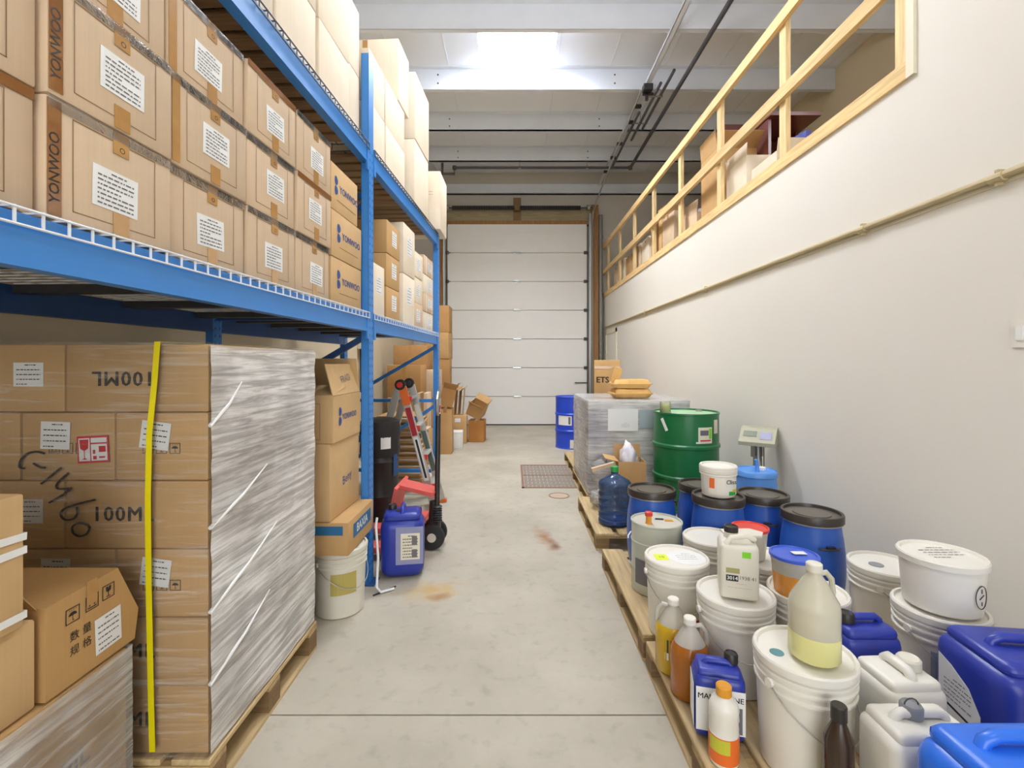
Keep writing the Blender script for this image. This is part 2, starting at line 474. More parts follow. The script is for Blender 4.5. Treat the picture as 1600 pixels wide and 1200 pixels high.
def frot(n):
    """rotation that stands a flat XY sheet up on a face with normal n"""
    n = Vector(n).normalized()
    up = Vector((0, 0, 1)) if abs(n.z) < 0.9 else Vector((0, 1, 0))
    r = up.cross(n).normalized(); u = n.cross(r)
    return Matrix((r, u, n)).transposed()

def cached(key, fn):
    if key not in MESH: MESH[key] = fn()
    return MESH[key]

def textmesh(s, bold=0.0, tr=1.0):
    def mk():
        cu = bpy.data.curves.new('lettering', 'FONT'); cu.body = s; cu.size = 1.0; cu.align_x = 'CENTER'; cu.align_y = 'CENTER'
        cu.resolution_u = 2; cu.space_character = tr
        ob = bpy.data.objects.new('lettering_source', cu); COL.objects.link(ob)
        dg = bpy.context.evaluated_depsgraph_get(); dg.update()
        me = bpy.data.meshes.new_from_object(ob.evaluated_get(dg))
        me.materials.clear()
        if bold:        # heavier stroke: overlay shifted copies
            v0 = [v.co.copy() for v in me.vertices]; f0 = [tuple(p.vertices) for p in me.polygons]
            vs, fs = [], []; k = bold * 2.2
            for i, (dx, dy) in enumerate(((-k, 0), (k, 0), (0, -k * .6), (0, k * .6))):
                o = len(vs); vs += [(c.x + dx, c.y + dy, c.z + i * .002) for c in v0]; fs += [tuple(j + o for j in f) for f in f0]
            me = bpy.data.meshes.new('lettering'); me.from_pydata(vs, [], fs); me.update()
        bpy.data.objects.remove(ob); bpy.data.curves.remove(cu)
        return me
    return cached(('text', s, bold, tr), mk)

def text(s, size, m, parent, loc, n, roll=0.0, bold=0.0, tr=1.0, name='lettering', sx=1.0):
    o = part(name, textmesh(s, bold, tr), m, parent)
    o.matrix_basis = Matrix.Translation(loc) @ frot(n).to_4x4() @ Matrix.Rotation(roll, 4, 'Z') @ Matrix.Diagonal((size * sx, size, size, 1))
    return o

def sheet(w, h, name='label'):
    return cached(('sheet', round(w, 3), round(h, 3)), lambda: MB().box(-w / 2, w / 2, -h / 2, h / 2, 0, 0.0006).mesh(name))

def lines_mesh(w, h, seed, n=9):
    def mk():
        rr = random.Random(seed); b = MB()
        for i in range(n):
            y = h * (0.40 - 0.8 * i / (n - 1)); x = -w * 0.40; t = h * 0.020
            end = w * (0.40 if i % 4 else rr.uniform(-0.05, 0.3))
            if i == 0: x = -w * 0.12; end = w * 0.25
            while x < end:
                l = rr.uniform(0.03, 0.14) * w
                b.quad((x, y - t, 0), (min(x + l, end), y - t, 0), (min(x + l, end), y + t, 0), (x, y + t, 0)); x += l + 0.025 * w
        return b.mesh('print')
    return cached(('lines', round(w, 3), round(h, 3), seed, n), mk)

def paper(parent, loc, n, w, h, seed=0, roll=0.0, m=None, ink=None, nl=9, name='label'):
    o = part(name, sheet(w, h), m or PAPER, parent)
    o.matrix_basis = Matrix.Translation(loc) @ frot(n).to_4x4() @ Matrix.Rotation(roll, 4, 'Z')
    if parent is not None and parent.parent is not None: return o
    part('print', lines_mesh(w, h, seed % 3, nl), ink or INK, o, (0, 0, 0.0012))
    return o

def outline(w, h, t=0.0025):
    def mk():
        b = MB()
        for x0, x1, y0, y1 in ((-w / 2, w / 2, -h / 2, -h / 2 + t), (-w / 2, w / 2, h / 2 - t, h / 2), (-w / 2, -w / 2 + t, -h / 2, h / 2), (w / 2 - t, w / 2, -h / 2, h / 2)):
            b.quad((x0, y0, 0), (x1, y0, 0), (x1, y1, 0), (x0, y1, 0))
        return b.mesh('printed_outline')
    return cached(('outline', round(w, 3), round(h, 3), t), mk)

def glyph(kind):
    """flat printed handling marks in a unit square"""
    def mk():
        b = MB()
        def poly(p): b.add([(x, y, 0) for x, y in p], [tuple(range(len(p)))])
        def rect(x0, x1, y0, y1): poly([(x0, y0), (x1, y0), (x1, y1), (x0, y1)])
        t = 0.06
        rect(-.5, .5, -.5, -.5 + t); rect(-.5, .5, .5 - t, .5); rect(-.5, -.5 + t, -.5, .5); rect(.5 - t, .5, -.5, .5)
        if kind == 'umbrella':
            poly([(0.3 * math.cos(a), -0.02 + 0.24 * math.sin(a)) for a in [PI * i / 10 for i in range(11)]])
            rect(-.025, .025, -.34, 0); rect(-.025, .1, -.36, -.31)
            for x in (-.25, -.1, .06, .22): rect(x, x + .03, .28, .4)
        elif kind == 'arrows':
            for x in (-.18, .18):
                rect(x - .05, x + .05, -.22, .18); poly([(x - .13, .16), (x + .13, .16), (x, .38)])
            rect(-.34, .34, -.36, -.29)
        else:
            poly([(-.22, .36), (-.2, .05), (0, -.06), (.2, .05), (.22, .36), (.05, .36), (.0, .2), (-.05, .36)])
            rect(-.03, .03, -.3, -.05); rect(-.17, .17, -.36, -.3)
        return b.mesh('handling_mark')
    return cached(('glyph', kind), mk)

def mark(kind, size, parent, loc, n, roll=0.0, m=None):
    o = part('handling_mark', glyph(kind), m or INK, parent)
    o.matrix_basis = Matrix.Translation(loc) @ frot(n).to_4x4() @ Matrix.Rotation(roll, 4, 'Z') @ Matrix.Diagonal((size, size, size, 1))
    return o

def carton_body(w, d, h):
    """closed carton: four walls, top and bottom flap pairs meeting in a recessed seam, softened edges"""
    def mk():
        b = MB(); g = 0.0022; t = 0.005
        bm = bmesh.new(); bmesh.ops.create_cube(bm, size=1)
        for v in bm.verts: v.co = Vector((v.co.x * w, v.co.y * d, (v.co.z + .5) * h))
        bmesh.ops.bevel(bm, geom=list(bm.edges), offset=min(0.007, h * .04), segments=2, affect='EDGES', profile=0.5)
        bm.verts.index_update()
        b.add([v.co[:] for v in bm.verts], [[v.index for v in f.verts] for f in bm.faces]); bm.free()
        return b.mesh('body', True, 40)
    return cached(('carton', round(w, 3), round(d, 3), round(h, 3)), mk)

def carton(label, w, d, h, loc, rz=0.0, m=None, group=None, rot=None, name='carton', tape=None, cat='box'):
    """a closed carton; w along x, d along y; base centre at loc. tape: None, 'x' or 'y' = direction of the top tape"""
    t = thing(name, label, cat, loc, rz, group, rot)
    part('body', carton_body(w, d, h), m or CB, t)
    if tape:
        tw = 0.05
        if tape == 'y':
            part('tape', cached(('tapey', round(d, 3), round(h, 3)), lambda: MB().box(-tw / 2, tw / 2, -d / 2 - .0012, d / 2 + .0012, h, h + .0012).box(-tw / 2, tw / 2, -d / 2 - .0015, -d / 2, h - .06, h + .0012).box(-tw / 2, tw / 2, d / 2, d / 2 + .0015, h - .06, h + .0012).mesh('tape')), TAPE, t)
        else:
            part('tape', cached(('tapex', round(w, 3), round(h, 3)), lambda: MB().box(-w / 2 - .0012, w / 2 + .0012, -tw / 2, tw / 2, h, h + .0012).box(w / 2, w / 2 + .0015, -tw / 2, tw / 2, h - .06, h + .0012).box(-w / 2 - .0015, -w / 2, -tw / 2, tw / 2, h - .06, h + .0012).mesh('tape')), TAPE, t)
    return t

def open_carton(label, w, d, h, loc, rz=0.0, m=None, flaps=(('+x', 0.6), ('-x', 0.6), ('+y', 0.6), ('-y', 0.6)), group=None, rot=None, name='open_carton', fl=None):
    """carton with open top; flaps: side and opening angle from upright (0 = straight up, positive = outwards)"""
    t = thing(name, label, 'box', loc, rz, group, rot); th = 0.005
    b = MB()
    b.box(-w / 2, w / 2, -d / 2, d / 2, 0, th)
    b.box(-w / 2, -w / 2 + th, -d / 2, d / 2, th, h); b.box(w / 2 - th, w / 2, -d / 2, d / 2, th, h)
    b.box(-w / 2 + th, w / 2 - th, -d / 2, -d / 2 + th, th, h); b.box(-w / 2 + th, w / 2 - th, d / 2 - th, d / 2, th, h)
    part('body', b, m or CB, t)
    for s, a in flaps:
        L = fl or (w / 2 if s[1] == 'x' else d / 2) * 0.95
        L = min(L, 0.22)
        ww = (d if s[1] == 'x' else w) - 0.006
        me = cached(('flap', round(ww, 3), round(L, 3)), lambda: MB().box(-ww / 2, ww / 2, -th / 2, th / 2, 0, L).mesh('flap'))
        base = {'+x': (w / 2 - th / 2, 0), '-x': (-w / 2 + th / 2, 0), '+y': (0, d / 2 - th / 2), '-y': (0, -d / 2 + th / 2)}[s]
        zr = {'+y': PI, '-y': 0, '+x': PI / 2, '-x': -PI / 2}[s]
        o = part('flap', me, m or CB, t)
        o.matrix_basis = Matrix.Translation((base[0], base[1], h + 0.002)) @ Matrix.Rotation(zr, 4, 'Z') @ Matrix.Rotation(a, 4, 'X')
    return t

# ================================================================== THE ROOM
XL, XR, YB, YF = -2.35, 2.13, 11.2, -4.2     # left wall, aisle side of right wall, end wall, wall behind the camera
XM, ZM, ZD = 4.92, 2.98, 5.95                # far side of the mezzanine, its edge height, roof deck
YO = 2.53                                    # the opening above the right wall starts here

fl = structroot('floor')
JY = 1.95
part('slab', MB().box(XL - .1, XR + .1, YF - 6, JY - .004, -0.15, 0), CONC, fl)
part('slab', MB().box(XL - .1, XR + .1, JY + .004, YB + .1, -0.15, 0), CONC, fl)
part('joint_filler', MB().box(XL - .1, XR + .1, JY - .004, JY + .004, -0.15, -0.006), JOINT, fl)
struct('wall_left', MB().box(XL - .15, XL, YF - .1, YB + .2, 0, ZD), WALLT)
struct('wall_back', MB().box(XL, XM, YB, YB + .2, 0, ZD), WALLG)
struct('wall_front', MB().box(XL, -1.6, YF - .15, YF, 0, ZD).box(1.8, XM, YF - .15, YF, 0, ZD).box(-1.6, 1.8, YF - .15, YF, 4.2, ZD), WALLM)  # unseen opening added in the rear wall to let in daylight as fill
wr = structroot('wall_right')
part('drywall', MB().box(XR, XR + .15, YF, YO, 0, ZD), WALLM, wr)
part('drywall', MB().box(XR, XR + .15, YO, YB, 0, ZM + .06), WALLM, wr)
struct('wall_upper', MB().box(XM, XM + .15, YF, YB, ZM - .4, ZD), WALLT)
struct('floor_mezzanine', MB().box(XR + .15, XM, YF, YB, ZM - .25, ZM + .06), PALLETX)

# ---- ceiling: liner panels, purlins, skylight
cl = structroot('ceiling')
SKX0, SKX1, SKY0, SKY1 = -0.49, 0.60, 5.99, 7.12
b = MB()
b.box(XL, SKX0, YF, YB, ZD, ZD + .08); b.box(SKX1, XM, YF, YB, ZD, ZD + .08)
b.box(SKX0, SKX1, YF, SKY0, ZD, ZD + .08); b.box(SKX0, SKX1, SKY1, YB, ZD, ZD + .08)
part('liner_panel', b, CEILM, cl)
seam = MB().box(-.006, .006, YF, YB, -.006, 0).mesh('panel_seam')
for i in range(9):
    x = XL + 0.55 + i * 0.82
    if SKX0 - .05 < x < SKX1 + .05: continue
    part('panel_seam', seam, PURL, cl, (x, 0, ZD))
ZB = 5.63
pm = MB()
pm.box(XL, XM, -.004, .004, ZB, ZD); pm.box(XL, XM, -.004, .07, ZB, ZB + .006); pm.box(XL, XM, -.004, .012, ZB, ZB + .03); pm.box(XL, XM, -.07, .004, ZD - .008, ZD)
pm = pm.mesh('purlin')
for k in range(-2, 10):
    y = 7.24 + 1.31 * (k - 7)
    if y < YF + .1: continue
    part('purlin', pm, PURL, cl, (0, y, 0))
bolt = MB().lathe([(.012, 0), (.012, .008)], 8).mesh('bolt')
for y in (7.24, 8.55, 9.86):
    for x in (-1.15, 1.55):
        for z in (ZB + .09, ZB + .22):
            part('bolt', bolt, DARKST, cl, (x, y - .005, z), frot((0, -1, 0)))
part('eave_beam', MB().box(XL, XM, YB - .09, YB, 5.42, ZB + .02).box(XL, XM, YB - .16, YB, 5.42, 5.45), PURL, cl)

sk = structroot('window_1')
b = MB(); z1 = ZD + .38
b.box(SKX0 - .03, SKX0, SKY0, SKY1, ZD + .081, z1); b.box(SKX1, SKX1 + .03, SKY0, SKY1, ZD + .081, z1)
b.box(SKX0 - .03, SKX1 + .03, SKY0 - .03, SKY0, ZD + .081, z1); b.box(SKX0 - .03, SKX1 + .03, SKY1, SKY1 + .03, ZD + .081, z1)
part('curb', b, CBW, sk)
b = MB(); n = 8
pts = []
for j in range(n + 1):
    for i in range(n + 1):
        u, v = i / n, j / n
        pts.append((SKX0 + (SKX1 - SKX0) * u, SKY0 + (SKY1 - SKY0) * v, ZD + .30 + .08 * math.sin(PI * u) * math.sin(PI * v)))
b.add(pts, [(j * (n + 1) + i, (j + 1) * (n + 1) + i, (j + 1) * (n + 1) + i + 1, j * (n + 1) + i + 1) for j in range(n) for i in range(n)])
part('diffuser', b, SKYL, sk)

# ---- fluorescent fixtures under the roof
def ceiling_light(x, y, label):
    t = thing('ceiling_light', label, 'light', (x, y, 4.72), 0, 'fluorescent fixtures under the roof')
    b = MB(); L = 1.25
    part('channel', MB().rbox(.09, L, .04, .004, 1, .101), CBW, t)
    part('diffuser', cached('diffuser', lambda: MB().rbox(.30, L - .02, .10, .04, 3).mesh('diffuser', True)), TUBE, t)
    part('end_cap', MB().rbox(.26, .02, .085, .004, 1, .008), CBW, t, (0, L / 2, 0)); part('end_cap', MB().rbox(.26, .02, .085, .004, 1, .008), CBW, t, (0, -L / 2, 0))
    for s in (-.5, .5):
        part('chain', MB().tube([(0, s, .14), (0, s, ZB - 4.72)], .004, 6), STEEL, t)
for (x, y), w in zip(LAMPS, ('on the rack side of the aisle', 'on the wall side of the aisle', 'over the aisle behind the camera', 'over the mezzanine')):
    ceiling_light(x, y, 'hanging fluorescent fixture with glowing diffuser ' + w)

# ---- sectional overhead door in the end wall
dr = structroot('door_1')
DX0, DX1, DY = -1.53, 1.71, 11.02
top, bot = 4.68, 0.0
n = 7; ph = (top - bot) / n
pme = MB().box(DX0, DX1, 0, .045, .006, ph - .006)
for zz in (ph * .33, ph * .66):
    pme.box(DX0 + .02, DX1 - .02, -.003, 0, zz - .012, zz + .012)
pme = pme.mesh('door_section')
hm = MB().box(-.07, .07, -.012, 0, -.03, .03).tube([(-.09, -.016, 0), (.09, -.016, 0)], .012, 8).mesh('hinge')
rm = MB().box(-.05, .03, -.03, 0, -.035, .035).tube([(0, -.02, 0), (.07, -.02, 0)], .01, 8).mesh('roller_bracket')
for i in range(n):
    s = part('door_section', pme, DOORM, dr, (0, DY, bot + i * ph))
    if i:
        part('hinge', hm, STEEL, s, ((DX0 + DX1) / 2, 0, 0))
        part('roller_bracket', rm, DARKST, s, (DX1 - .02, 0, 0)); part('roller_bracket', rm, DARKST, s, (DX0 + .0, 0, 0))
part('bottom_seal', MB().box(DX0, DX1, DY - .005, DY + .05, 0.0, .025), RUBBER, dr)
for x, s in ((DX0 - .07, 1), (DX1 + .07, -1)):
    b = MB().box(x - .03, x + .03, DY - .01, DY - .005, 0, top + .25).box(x - .03, x - .025, DY - .06, DY - .005, 0, top + .25).box(x + .025, x + .03, DY - .06, DY - .005, 0, top + .25)
    part('track', b, STEEL, dr)
part('slide_bolt', MB().box(DX1 - .28, DX1 + .02, DY - .03, DY - .01, .98, 1.0), DARKST, dr)
part('jamb', MB().box(DX1 + .11, DX1 + .27, DY + .0, YB, 0, top + .45), wood('jamb_wood', '#a8794a', 2), dr)
part('jamb', MB().box(DX0 - .27, DX0 - .11, DY + .0, YB, 0, top + .25), MATS['jamb_wood'], dr)
part('header', MB().box(DX0 - .27, DX1 + .27, DY + .03, YB, top + .0, top + .09), MATS['jamb_wood'], dr)
part('header', MB().box(DX0 - .27, DX1 + .1, DY + .05, YB, top + .09, top + .38), wood('header_board', '#a89a78', 0), dr)
part('torsion_shaft', MB().tube([(DX0 - .12, DY - .12, top + .34), (DX1 + .12, DY - .12, top + .34)], .015, 8), DARKST, dr)
def spring(x0, x1):
    b = MB(); n = 26
    for i in range(n):
        x = x0 + (x1 - x0) * i / n
        b.lathe([(.035, 0), (.048, .006), (.05, (x1 - x0) / n * .5), (.048, (x1 - x0) / n - .006), (.035, (x1 - x0) / n)], 10, (0, 0, x), i == 0, i == n - 1)
    return b
mid = (DX0 + DX1) / 2
for x0, x1 in ((DX0 + .12, mid - .07), (mid + .07, DX1 - .16)):
    o = part('torsion_spring', spring(x0, x1), RUBBER, dr); o.matrix_basis = Matrix.Translation((0, DY - .12, top + .34)) @ Matrix.Rotation(PI / 2, 4, 'Y')
part('centre_bracket', MB().box(mid - .09, mid + .09, DY + .02, DY + .05, top + .1, top + .62).box(mid - .05, mid + .05, DY - .16, DY + .03, top + .28, top + .40), OLDWOOD, dr)
for x in (DX0 - .02, DX1 - .02):
    o = part('cable_drum', MB().lathe([(.06, 0), (.075, .01), (.06, .03), (.06, .06), (.075, .07)], 16), STEEL, dr)
    o.matrix_basis = Matrix.Translation((x, DY - .12, top + .34)) @ Matrix.Rotation(PI / 2, 4, 'Y')

# ---- small door in the right wall at the far end
d2 = structroot('door_2')
part('frame', MB().box(XR - .02, XR, 9.72, 9.80, 0, 2.17).box(XR - .02, XR, 10.75, 10.83, 0, 2.17).box(XR - .02, XR, 9.72, 10.83, 2.09, 2.17), PAPERC, d2)
part('leaf', MB().box(XR - .008, XR, 9.80, 10.75, 0.01, 2.09), WALLM, d2)

# ---- wooden railing and edge boards along the mezzanine
struct('trim_1', MB().box(XR - .018, XR, YO + .02, YB - .02, ZM, ZM + .095), PINE)
struct('trim_2', MB().box(XR - .018, XR + .12, YO - .03, YO + .02, ZM, ZD), PAPERC)
rail = thing('wooden_railing', 'pine railing of upright studs and two long rails along the mezzanine edge', 'railing', (XR, 0, ZM + .095))
pz = MB().box(.002, .040, -.045, .045, 0, 1.16).mesh('post')
for i in range(8):
    part('post', pz, PINEZ, rail, (0.0, 3.75 + i * 1.16 - (0.6 if i == 7 else 0) * 0, 0)) if 3.75 + i * 1.16 < YB - .1 else None
part('post', pz, PINEZ, rail, (0, YO + .07, 0))
part('rail', MB().box(-.038, .001, YO + .03, YB - .05, .44, .535), PINE, rail)
part('rail', MB().box(-.038, .001, YO + .03, YB - .05, 1.035, 1.13), PINE, rail)

# ---- conduit on the right wall, pipes under the roof
c = thing('wall_conduit', 'long cream painted conduit with couplings running level along the right wall', 'conduit', (XR, 0, 2.255))
b = MB().tube([(-.022, YF + .1, 0), (-.022, YB - .15, .01)], .016, 10)
part('pipe', b, mat('conduit_cream', '#bfae86', 0.5, var=0.08), c)
part('backing_strip', MB().box(-.006, 0, YF + .1, YB - .15, -.03, .03), mat('conduit_cream_strip', '#d9cfb2', 0.6), c)
cp = MB().tube([(-.022, -.03, 0), (-.022, .03, 0)], .022, 10).box(-.03, 0, -.008, .008, -.035, .035).mesh('coupling')
for y in (2.06, 2.86, 5.2, 7.6): part('coupling', cp, MATS['conduit_cream'], c, (0, y, 0))

c = thing('sprinkler_pipe', 'dark sprinkler pipe running under the roof and turning across to the left', 'pipe', (2.43, 9.83, 5.5))
part('long_run', MB().tube([(0, -13.5, 0), (0, 0, 0)], .03, 10), PIPE, c)
part('cross_run', MB().tube([(0, 0, 0), (-3.65, 0, 0), (-3.65, 0, -.13), (-3.9, 0, -.13), (-3.9, 0, .1)], .026, 10), PIPE, c)
elb = MB().lathe([(.04, -.035), (.045, 0), (.04, .035)], 12)
part('elbow', elb, PIPE, c, (0, 0, 0)); part('elbow', elb.mesh('elbow'), PIPE, c, (-3.65, 0, 0))
for dx in (-.9, -2.3): part('hanger', MB().box(-.006, .006, -.004, .004, 0, .13).tube([(0, -.02, 0), (0, .02, 0)], .034, 10), STEEL, c, (dx, 0, 0))
c = thing('ceiling_strut', 'long grey steel strut fixed lengthways under the purlins', 'strut', (2.0, 0, 5.585))
part('channel', MB().box(-.035, .035, -4, 11.0, 0, .006).box(-.035, -.029, -4, 11.0, 0, .045).box(.029, .035, -4, 11.0, 0, .045), PURL, c)
for y in (7.6, 8.1, 8.9, 9.5, 10.2): part('clamp', MB().box(-.05, .05, -.03, .03, -.04, .0), DARKST, c, (0, y, 0))
part('junction_box', MB().rbox(.14, .12, .09, .01, 2), DARKST, c, (0.0, 7.05, -.09))
part('bracket', MB().box(-.06, .1, -.02, .02, -.12, -.09).box(-.02, .02, -.02, .02, -.2, 0), DARKST, c, (0, 7.1, 0))
c = thing('power_conduit', 'thin bright conduit sloping from the roof to the end wall and down beside the door', 'conduit', (1.87, 11.05, 0))
part('pipe', MB().tube([(.03, -4.0, 5.50), (.02, -2.6, 5.36), (.0, -.5, 5.10), (-.02, -.14, 4.95), (-.03, -.08, 4.75), (-.03, -.08, 0.3)], .017, 8), STEEL, c)
c = thing('cable_tray', 'short dark twin conduits hanging below the strut', 'conduit', (2.12, 7.4, 5.47))
for dx, y0, y1 in ((0, -.6, 1.1), (.09, -.9, .7), (-.1, .2, 2.2)): part('pipe', MB().tube([(dx, y0, 0), (dx, y1, -.02)], .022, 8), PIPE, c)
for y in (-.3, .5): part('hanger', MB().box(-.11, .12, y - .015, y + .015, -.03, -.02).box(-.004, .004, y - .004, y + .004, -.02, .16), STEEL, c)
c = thing('downpipe', 'grey vertical pipe in the corner beside the overhead door', 'pipe', (2.04, 11.05, 0))
part('pipe', MB().tube([(0, 0, 0), (0, 0, 4.9)], .045, 12), mat('pipe_grey', '#8f8d84', 0.4, metal=.4), c)
for z in (.6, 1.9, 2.15, 4.4): part('collar', MB().lathe([(.055, -.04), (.055, .04)], 12), MATS['pipe_grey'], c, (0, 0, z))

# ---- floor drain and cleanout
g = thing('floor_drain', 'rusty two panel steel grate set into the concrete floor', 'drain grate', (0.46, 6.1, 0))
part('frame', MB().box(-.36, .36, -.62, -.585, 0, .006).box(-.36, .36, .585, .62, 0, .006).box(-.36, -.33, -.62, .62, 0, .006).box(.33, .36, -.62, .62, 0, .006).box(-.36, .36, -.015, .015, 0, .006), RUSTF, g)
b = MB()
for i in range(14): b.box(-.325 + i * .0478, -.325 + i * .0478 + .04, -.575, -.025, 0, .004)
for y in (-.45, -.3, -.15): b.box(-.325, .325, y - .01, y + .01, 0, .0035)
gm = b.mesh('grate_panel')
part('grate_panel', gm, RUST, g); part('grate_panel', gm, RUST, g, (0, .6, 0))
g = thing('cleanout_cover', 'round steel cleanout cover flush with the floor', 'cover', (0.5, 5.17, 0))
part('ring', MB().lathe([(.115, 0), (.115, .004), (.10, .004), (.10, 0)], 28, cap0=False, cap1=False), mat('cover_rim', '#94836f', .6, metal=.2), g)
part('plate', MB().lathe([(.098, 0), (.098, .002)], 28), mat('cover_plate', '#c2a992', .6, var=.1), g)

t = thing('wall_switch', 'small white switch plate on the right wall at the picture edge', 'switch', (XR, 1.985, 1.515))
part('plate', MB().box(-.006, 0, -.036, .036, 0, .115), HDPEW, t); part('rocker', MB().box(-.011, -.006, -.014, .014, .03, .085), PAPER, t)
t = thing('electrical_box', 'small beige electrical box with conduit on the left wall above the cartons', 'electrical box', (XL, 7.2, 1.66))
part('case', MB().rbox(.1, .16, .18, .008, 1, dx=.05), WALLM, t); part('conduit', MB().tube([(.03, 0, -.0), (.03, 0, -.6)], .014, 8), DARKST, t); part('conduit', MB().tube([(.03, 0, .18), (.03, 0, 1.2)], .014, 8), DARKST, t)

# ================================================================== THE BLUE RACK
RA = math.atan(0.051)                       # the rack stands a little askew to the wall
RO = Vector((-0.94, 3.13, 0))               # foot of the near visible upright (front face line)
def RW(lx, ly, z=0.0):                      # rack-local (x towards the aisle, y along) to world
    c, s = math.cos(RA), math.sin(RA)
    return Vector((RO.x + lx * c + ly * s, RO.y - lx * s + ly * c, z))
rack = thing('pallet_rack', 'tall blue steel pallet rack with two loaded levels along the left wall', 'rack', RO, -RA)
DEP = 1.10; YN, YFAR = -3.60, 2.14          # frames along the rack
UH = 3.47
def upright_mesh(h):
    b = MB()
    b.box(-.05, -.047, -.045, .045, 0, h); b.box(-.003, 0, -.045, .045, 0, h)
    b.box(-.05, 0, -.045, -.042, 0, h); b.box(-.05, 0, .042, .045, 0, h)
    return b.mesh('upright')
um = upright_mesh(UH); um2 = upright_mesh(2.872)
hb = MB()
for i in range(56):
    z = .08 + i * .05
    for y in (-.022, .022): hb.add([(0.0006, y + .007 * math.cos(a), z + .011 * math.sin(a)) for a in [2 * PI * k / 8 for k in range(8)]], [tuple(range(8))])
holes = hb.mesh('slot_holes')
fp = MB().box(-.09, .04, -.06, .06, 0, .008).mesh('foot_plate')
for ly in (YN, 0, YFAR):
    for lx in (0, -DEP + .05):
        u = part('upright', um2 if ly > 1 else um, BLUE, rack, (lx, ly, 0))
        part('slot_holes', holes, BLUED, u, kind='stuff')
        part('foot_plate', fp, BLUED, u)
    zs = [(.25, .25), (1.03, 1.03), (.28, .98), (1.03, 1.63), (1.75, 1.75), (1.78, 2.5), (2.55, 2.55)]
    for za, zb in zs:
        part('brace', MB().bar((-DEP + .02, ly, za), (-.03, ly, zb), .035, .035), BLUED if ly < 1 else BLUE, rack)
LEV = ((1.655, 1.77), (2.752, 2.867))
for z0, z1 in LEV:
    for y0, y1 in ((YN + .045, -.045), (.045, YFAR - .045)):
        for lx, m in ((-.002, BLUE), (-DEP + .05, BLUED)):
            b = MB().box(lx - .045, lx, y0, y1, z0, z1).box(lx - .045, lx - .02, y0, y1, z1, z1 + .0)
            b.box(lx, lx + .004, y0, y1, z0, z0 + .02)
            part('beam', b, m, rack)
        for y in (y0, y1):
            s = 1 if y == y0 else -1
            part('beam_connector', MB().box(-.006, .006, y, y + s * .035, z0 - .05, z1 + .008), BLUE, rack)

# wire decks with a lip hanging over the front beam
def deck(y0, y1, z, m):
    L = y1 - y0; n = int(L / .058)
    cross = MB(); zt = z + .012
    for i in range(n + 1):
        y = y0 + L * i / n
        cross.box(-DEP + .02, .009, y - .0022, y + .0022, zt - .0045, zt); cross.box(.006, .010, y - .0025, y + .0025, zt - .042, zt)
    part('deck_wires', cross, m, rack, kind='stuff')
    long = MB()
    for x in (-.95, -.8, -.65, -.5, -.35, -.2, -.08): long.box(x - .0025, x + .0025, y0, y1, zt - .009, zt - .0045)
    part('long_wires', long, m, rack, kind='stuff')
    lip = MB().tube([(.009, y0, zt - .004), (.009, y1, zt - .004)], .0035, 6)
    part('lip_wire', lip, m, rack)
    part('lip_wire', MB().tube([(.010, y0, zt - .040), (.010, y1, zt - .040)], .0035, 6), m, rack)
deck(YN + .06, -.05, LEV[0][1], WIRE); deck(.05, YFAR - .05, LEV[0][1], WIRE)
deck(YN + .06, -.05, LEV[1][1], WIRED); deck(.05, YFAR - .05, LEV[1][1], WIRED)
# added slats standing in for carton bottoms seen through the upper wire deck
bdm = MB().box(-DEP + .07, -.05, -.045, .045, -.022, 0).mesh('deck_board')
for (y0, y1) in ((YN + .1, -.06), (.06, YFAR - .06)):
    n = int((y1 - y0) / .125)
    for i in range(n):
        part('deck_board', bdm, SLATW, rack, (0, y0 + .05 + i * .125, LEV[1][1] - .001))
chn = MB().box(-DEP + .07, -.05, -.03, .03, -.035, -.002).mesh('support_channel')
bl = MB().lathe([(.011, -.008), (.009, 0)], 8).mesh('bolt')
for (y0, y1, n) in ((YN + .3, -.2, 7), (.2, YFAR - .2, 5)):
    for i in range(n):
        y = y0 + (y1 - y0) * i / (n - 1)
        s = part('support_channel', chn, DARKST, rack, (0, y, LEV[0][1] - .001))
        part('bolt', bl, STEEL, s, (-.16, 0, -.035))
pan = MB().box(-DEP + .07, -.05, YN + .08, -.06, LEV[0][1] + .0005, LEV[0][1] + .0022).mesh('deck_pan')
ZS1, ZS2 = LEV[0][1] + .0125, LEV[1][1] + .0125      # what the goods stand on

# ------------------------------------------------------------------ cartons on the rack
ORD = ['first', 'second', 'third', 'fourth', 'fifth', 'sixth', 'seventh']
ROWN = ['bottom', 'middle', 'top']
def shelf_carton(label, y0, y1, z, h, depth, front, m, group, jit=0.004):
    w = y1 - y0
    r = random.uniform(-.006, .006)
    p = RW(front - depth / 2 + random.uniform(-jit, jit), (y0 + y1) / 2, z)
    return carton(label, depth, w - .004, h - .002, p, -RA + r, m, group)

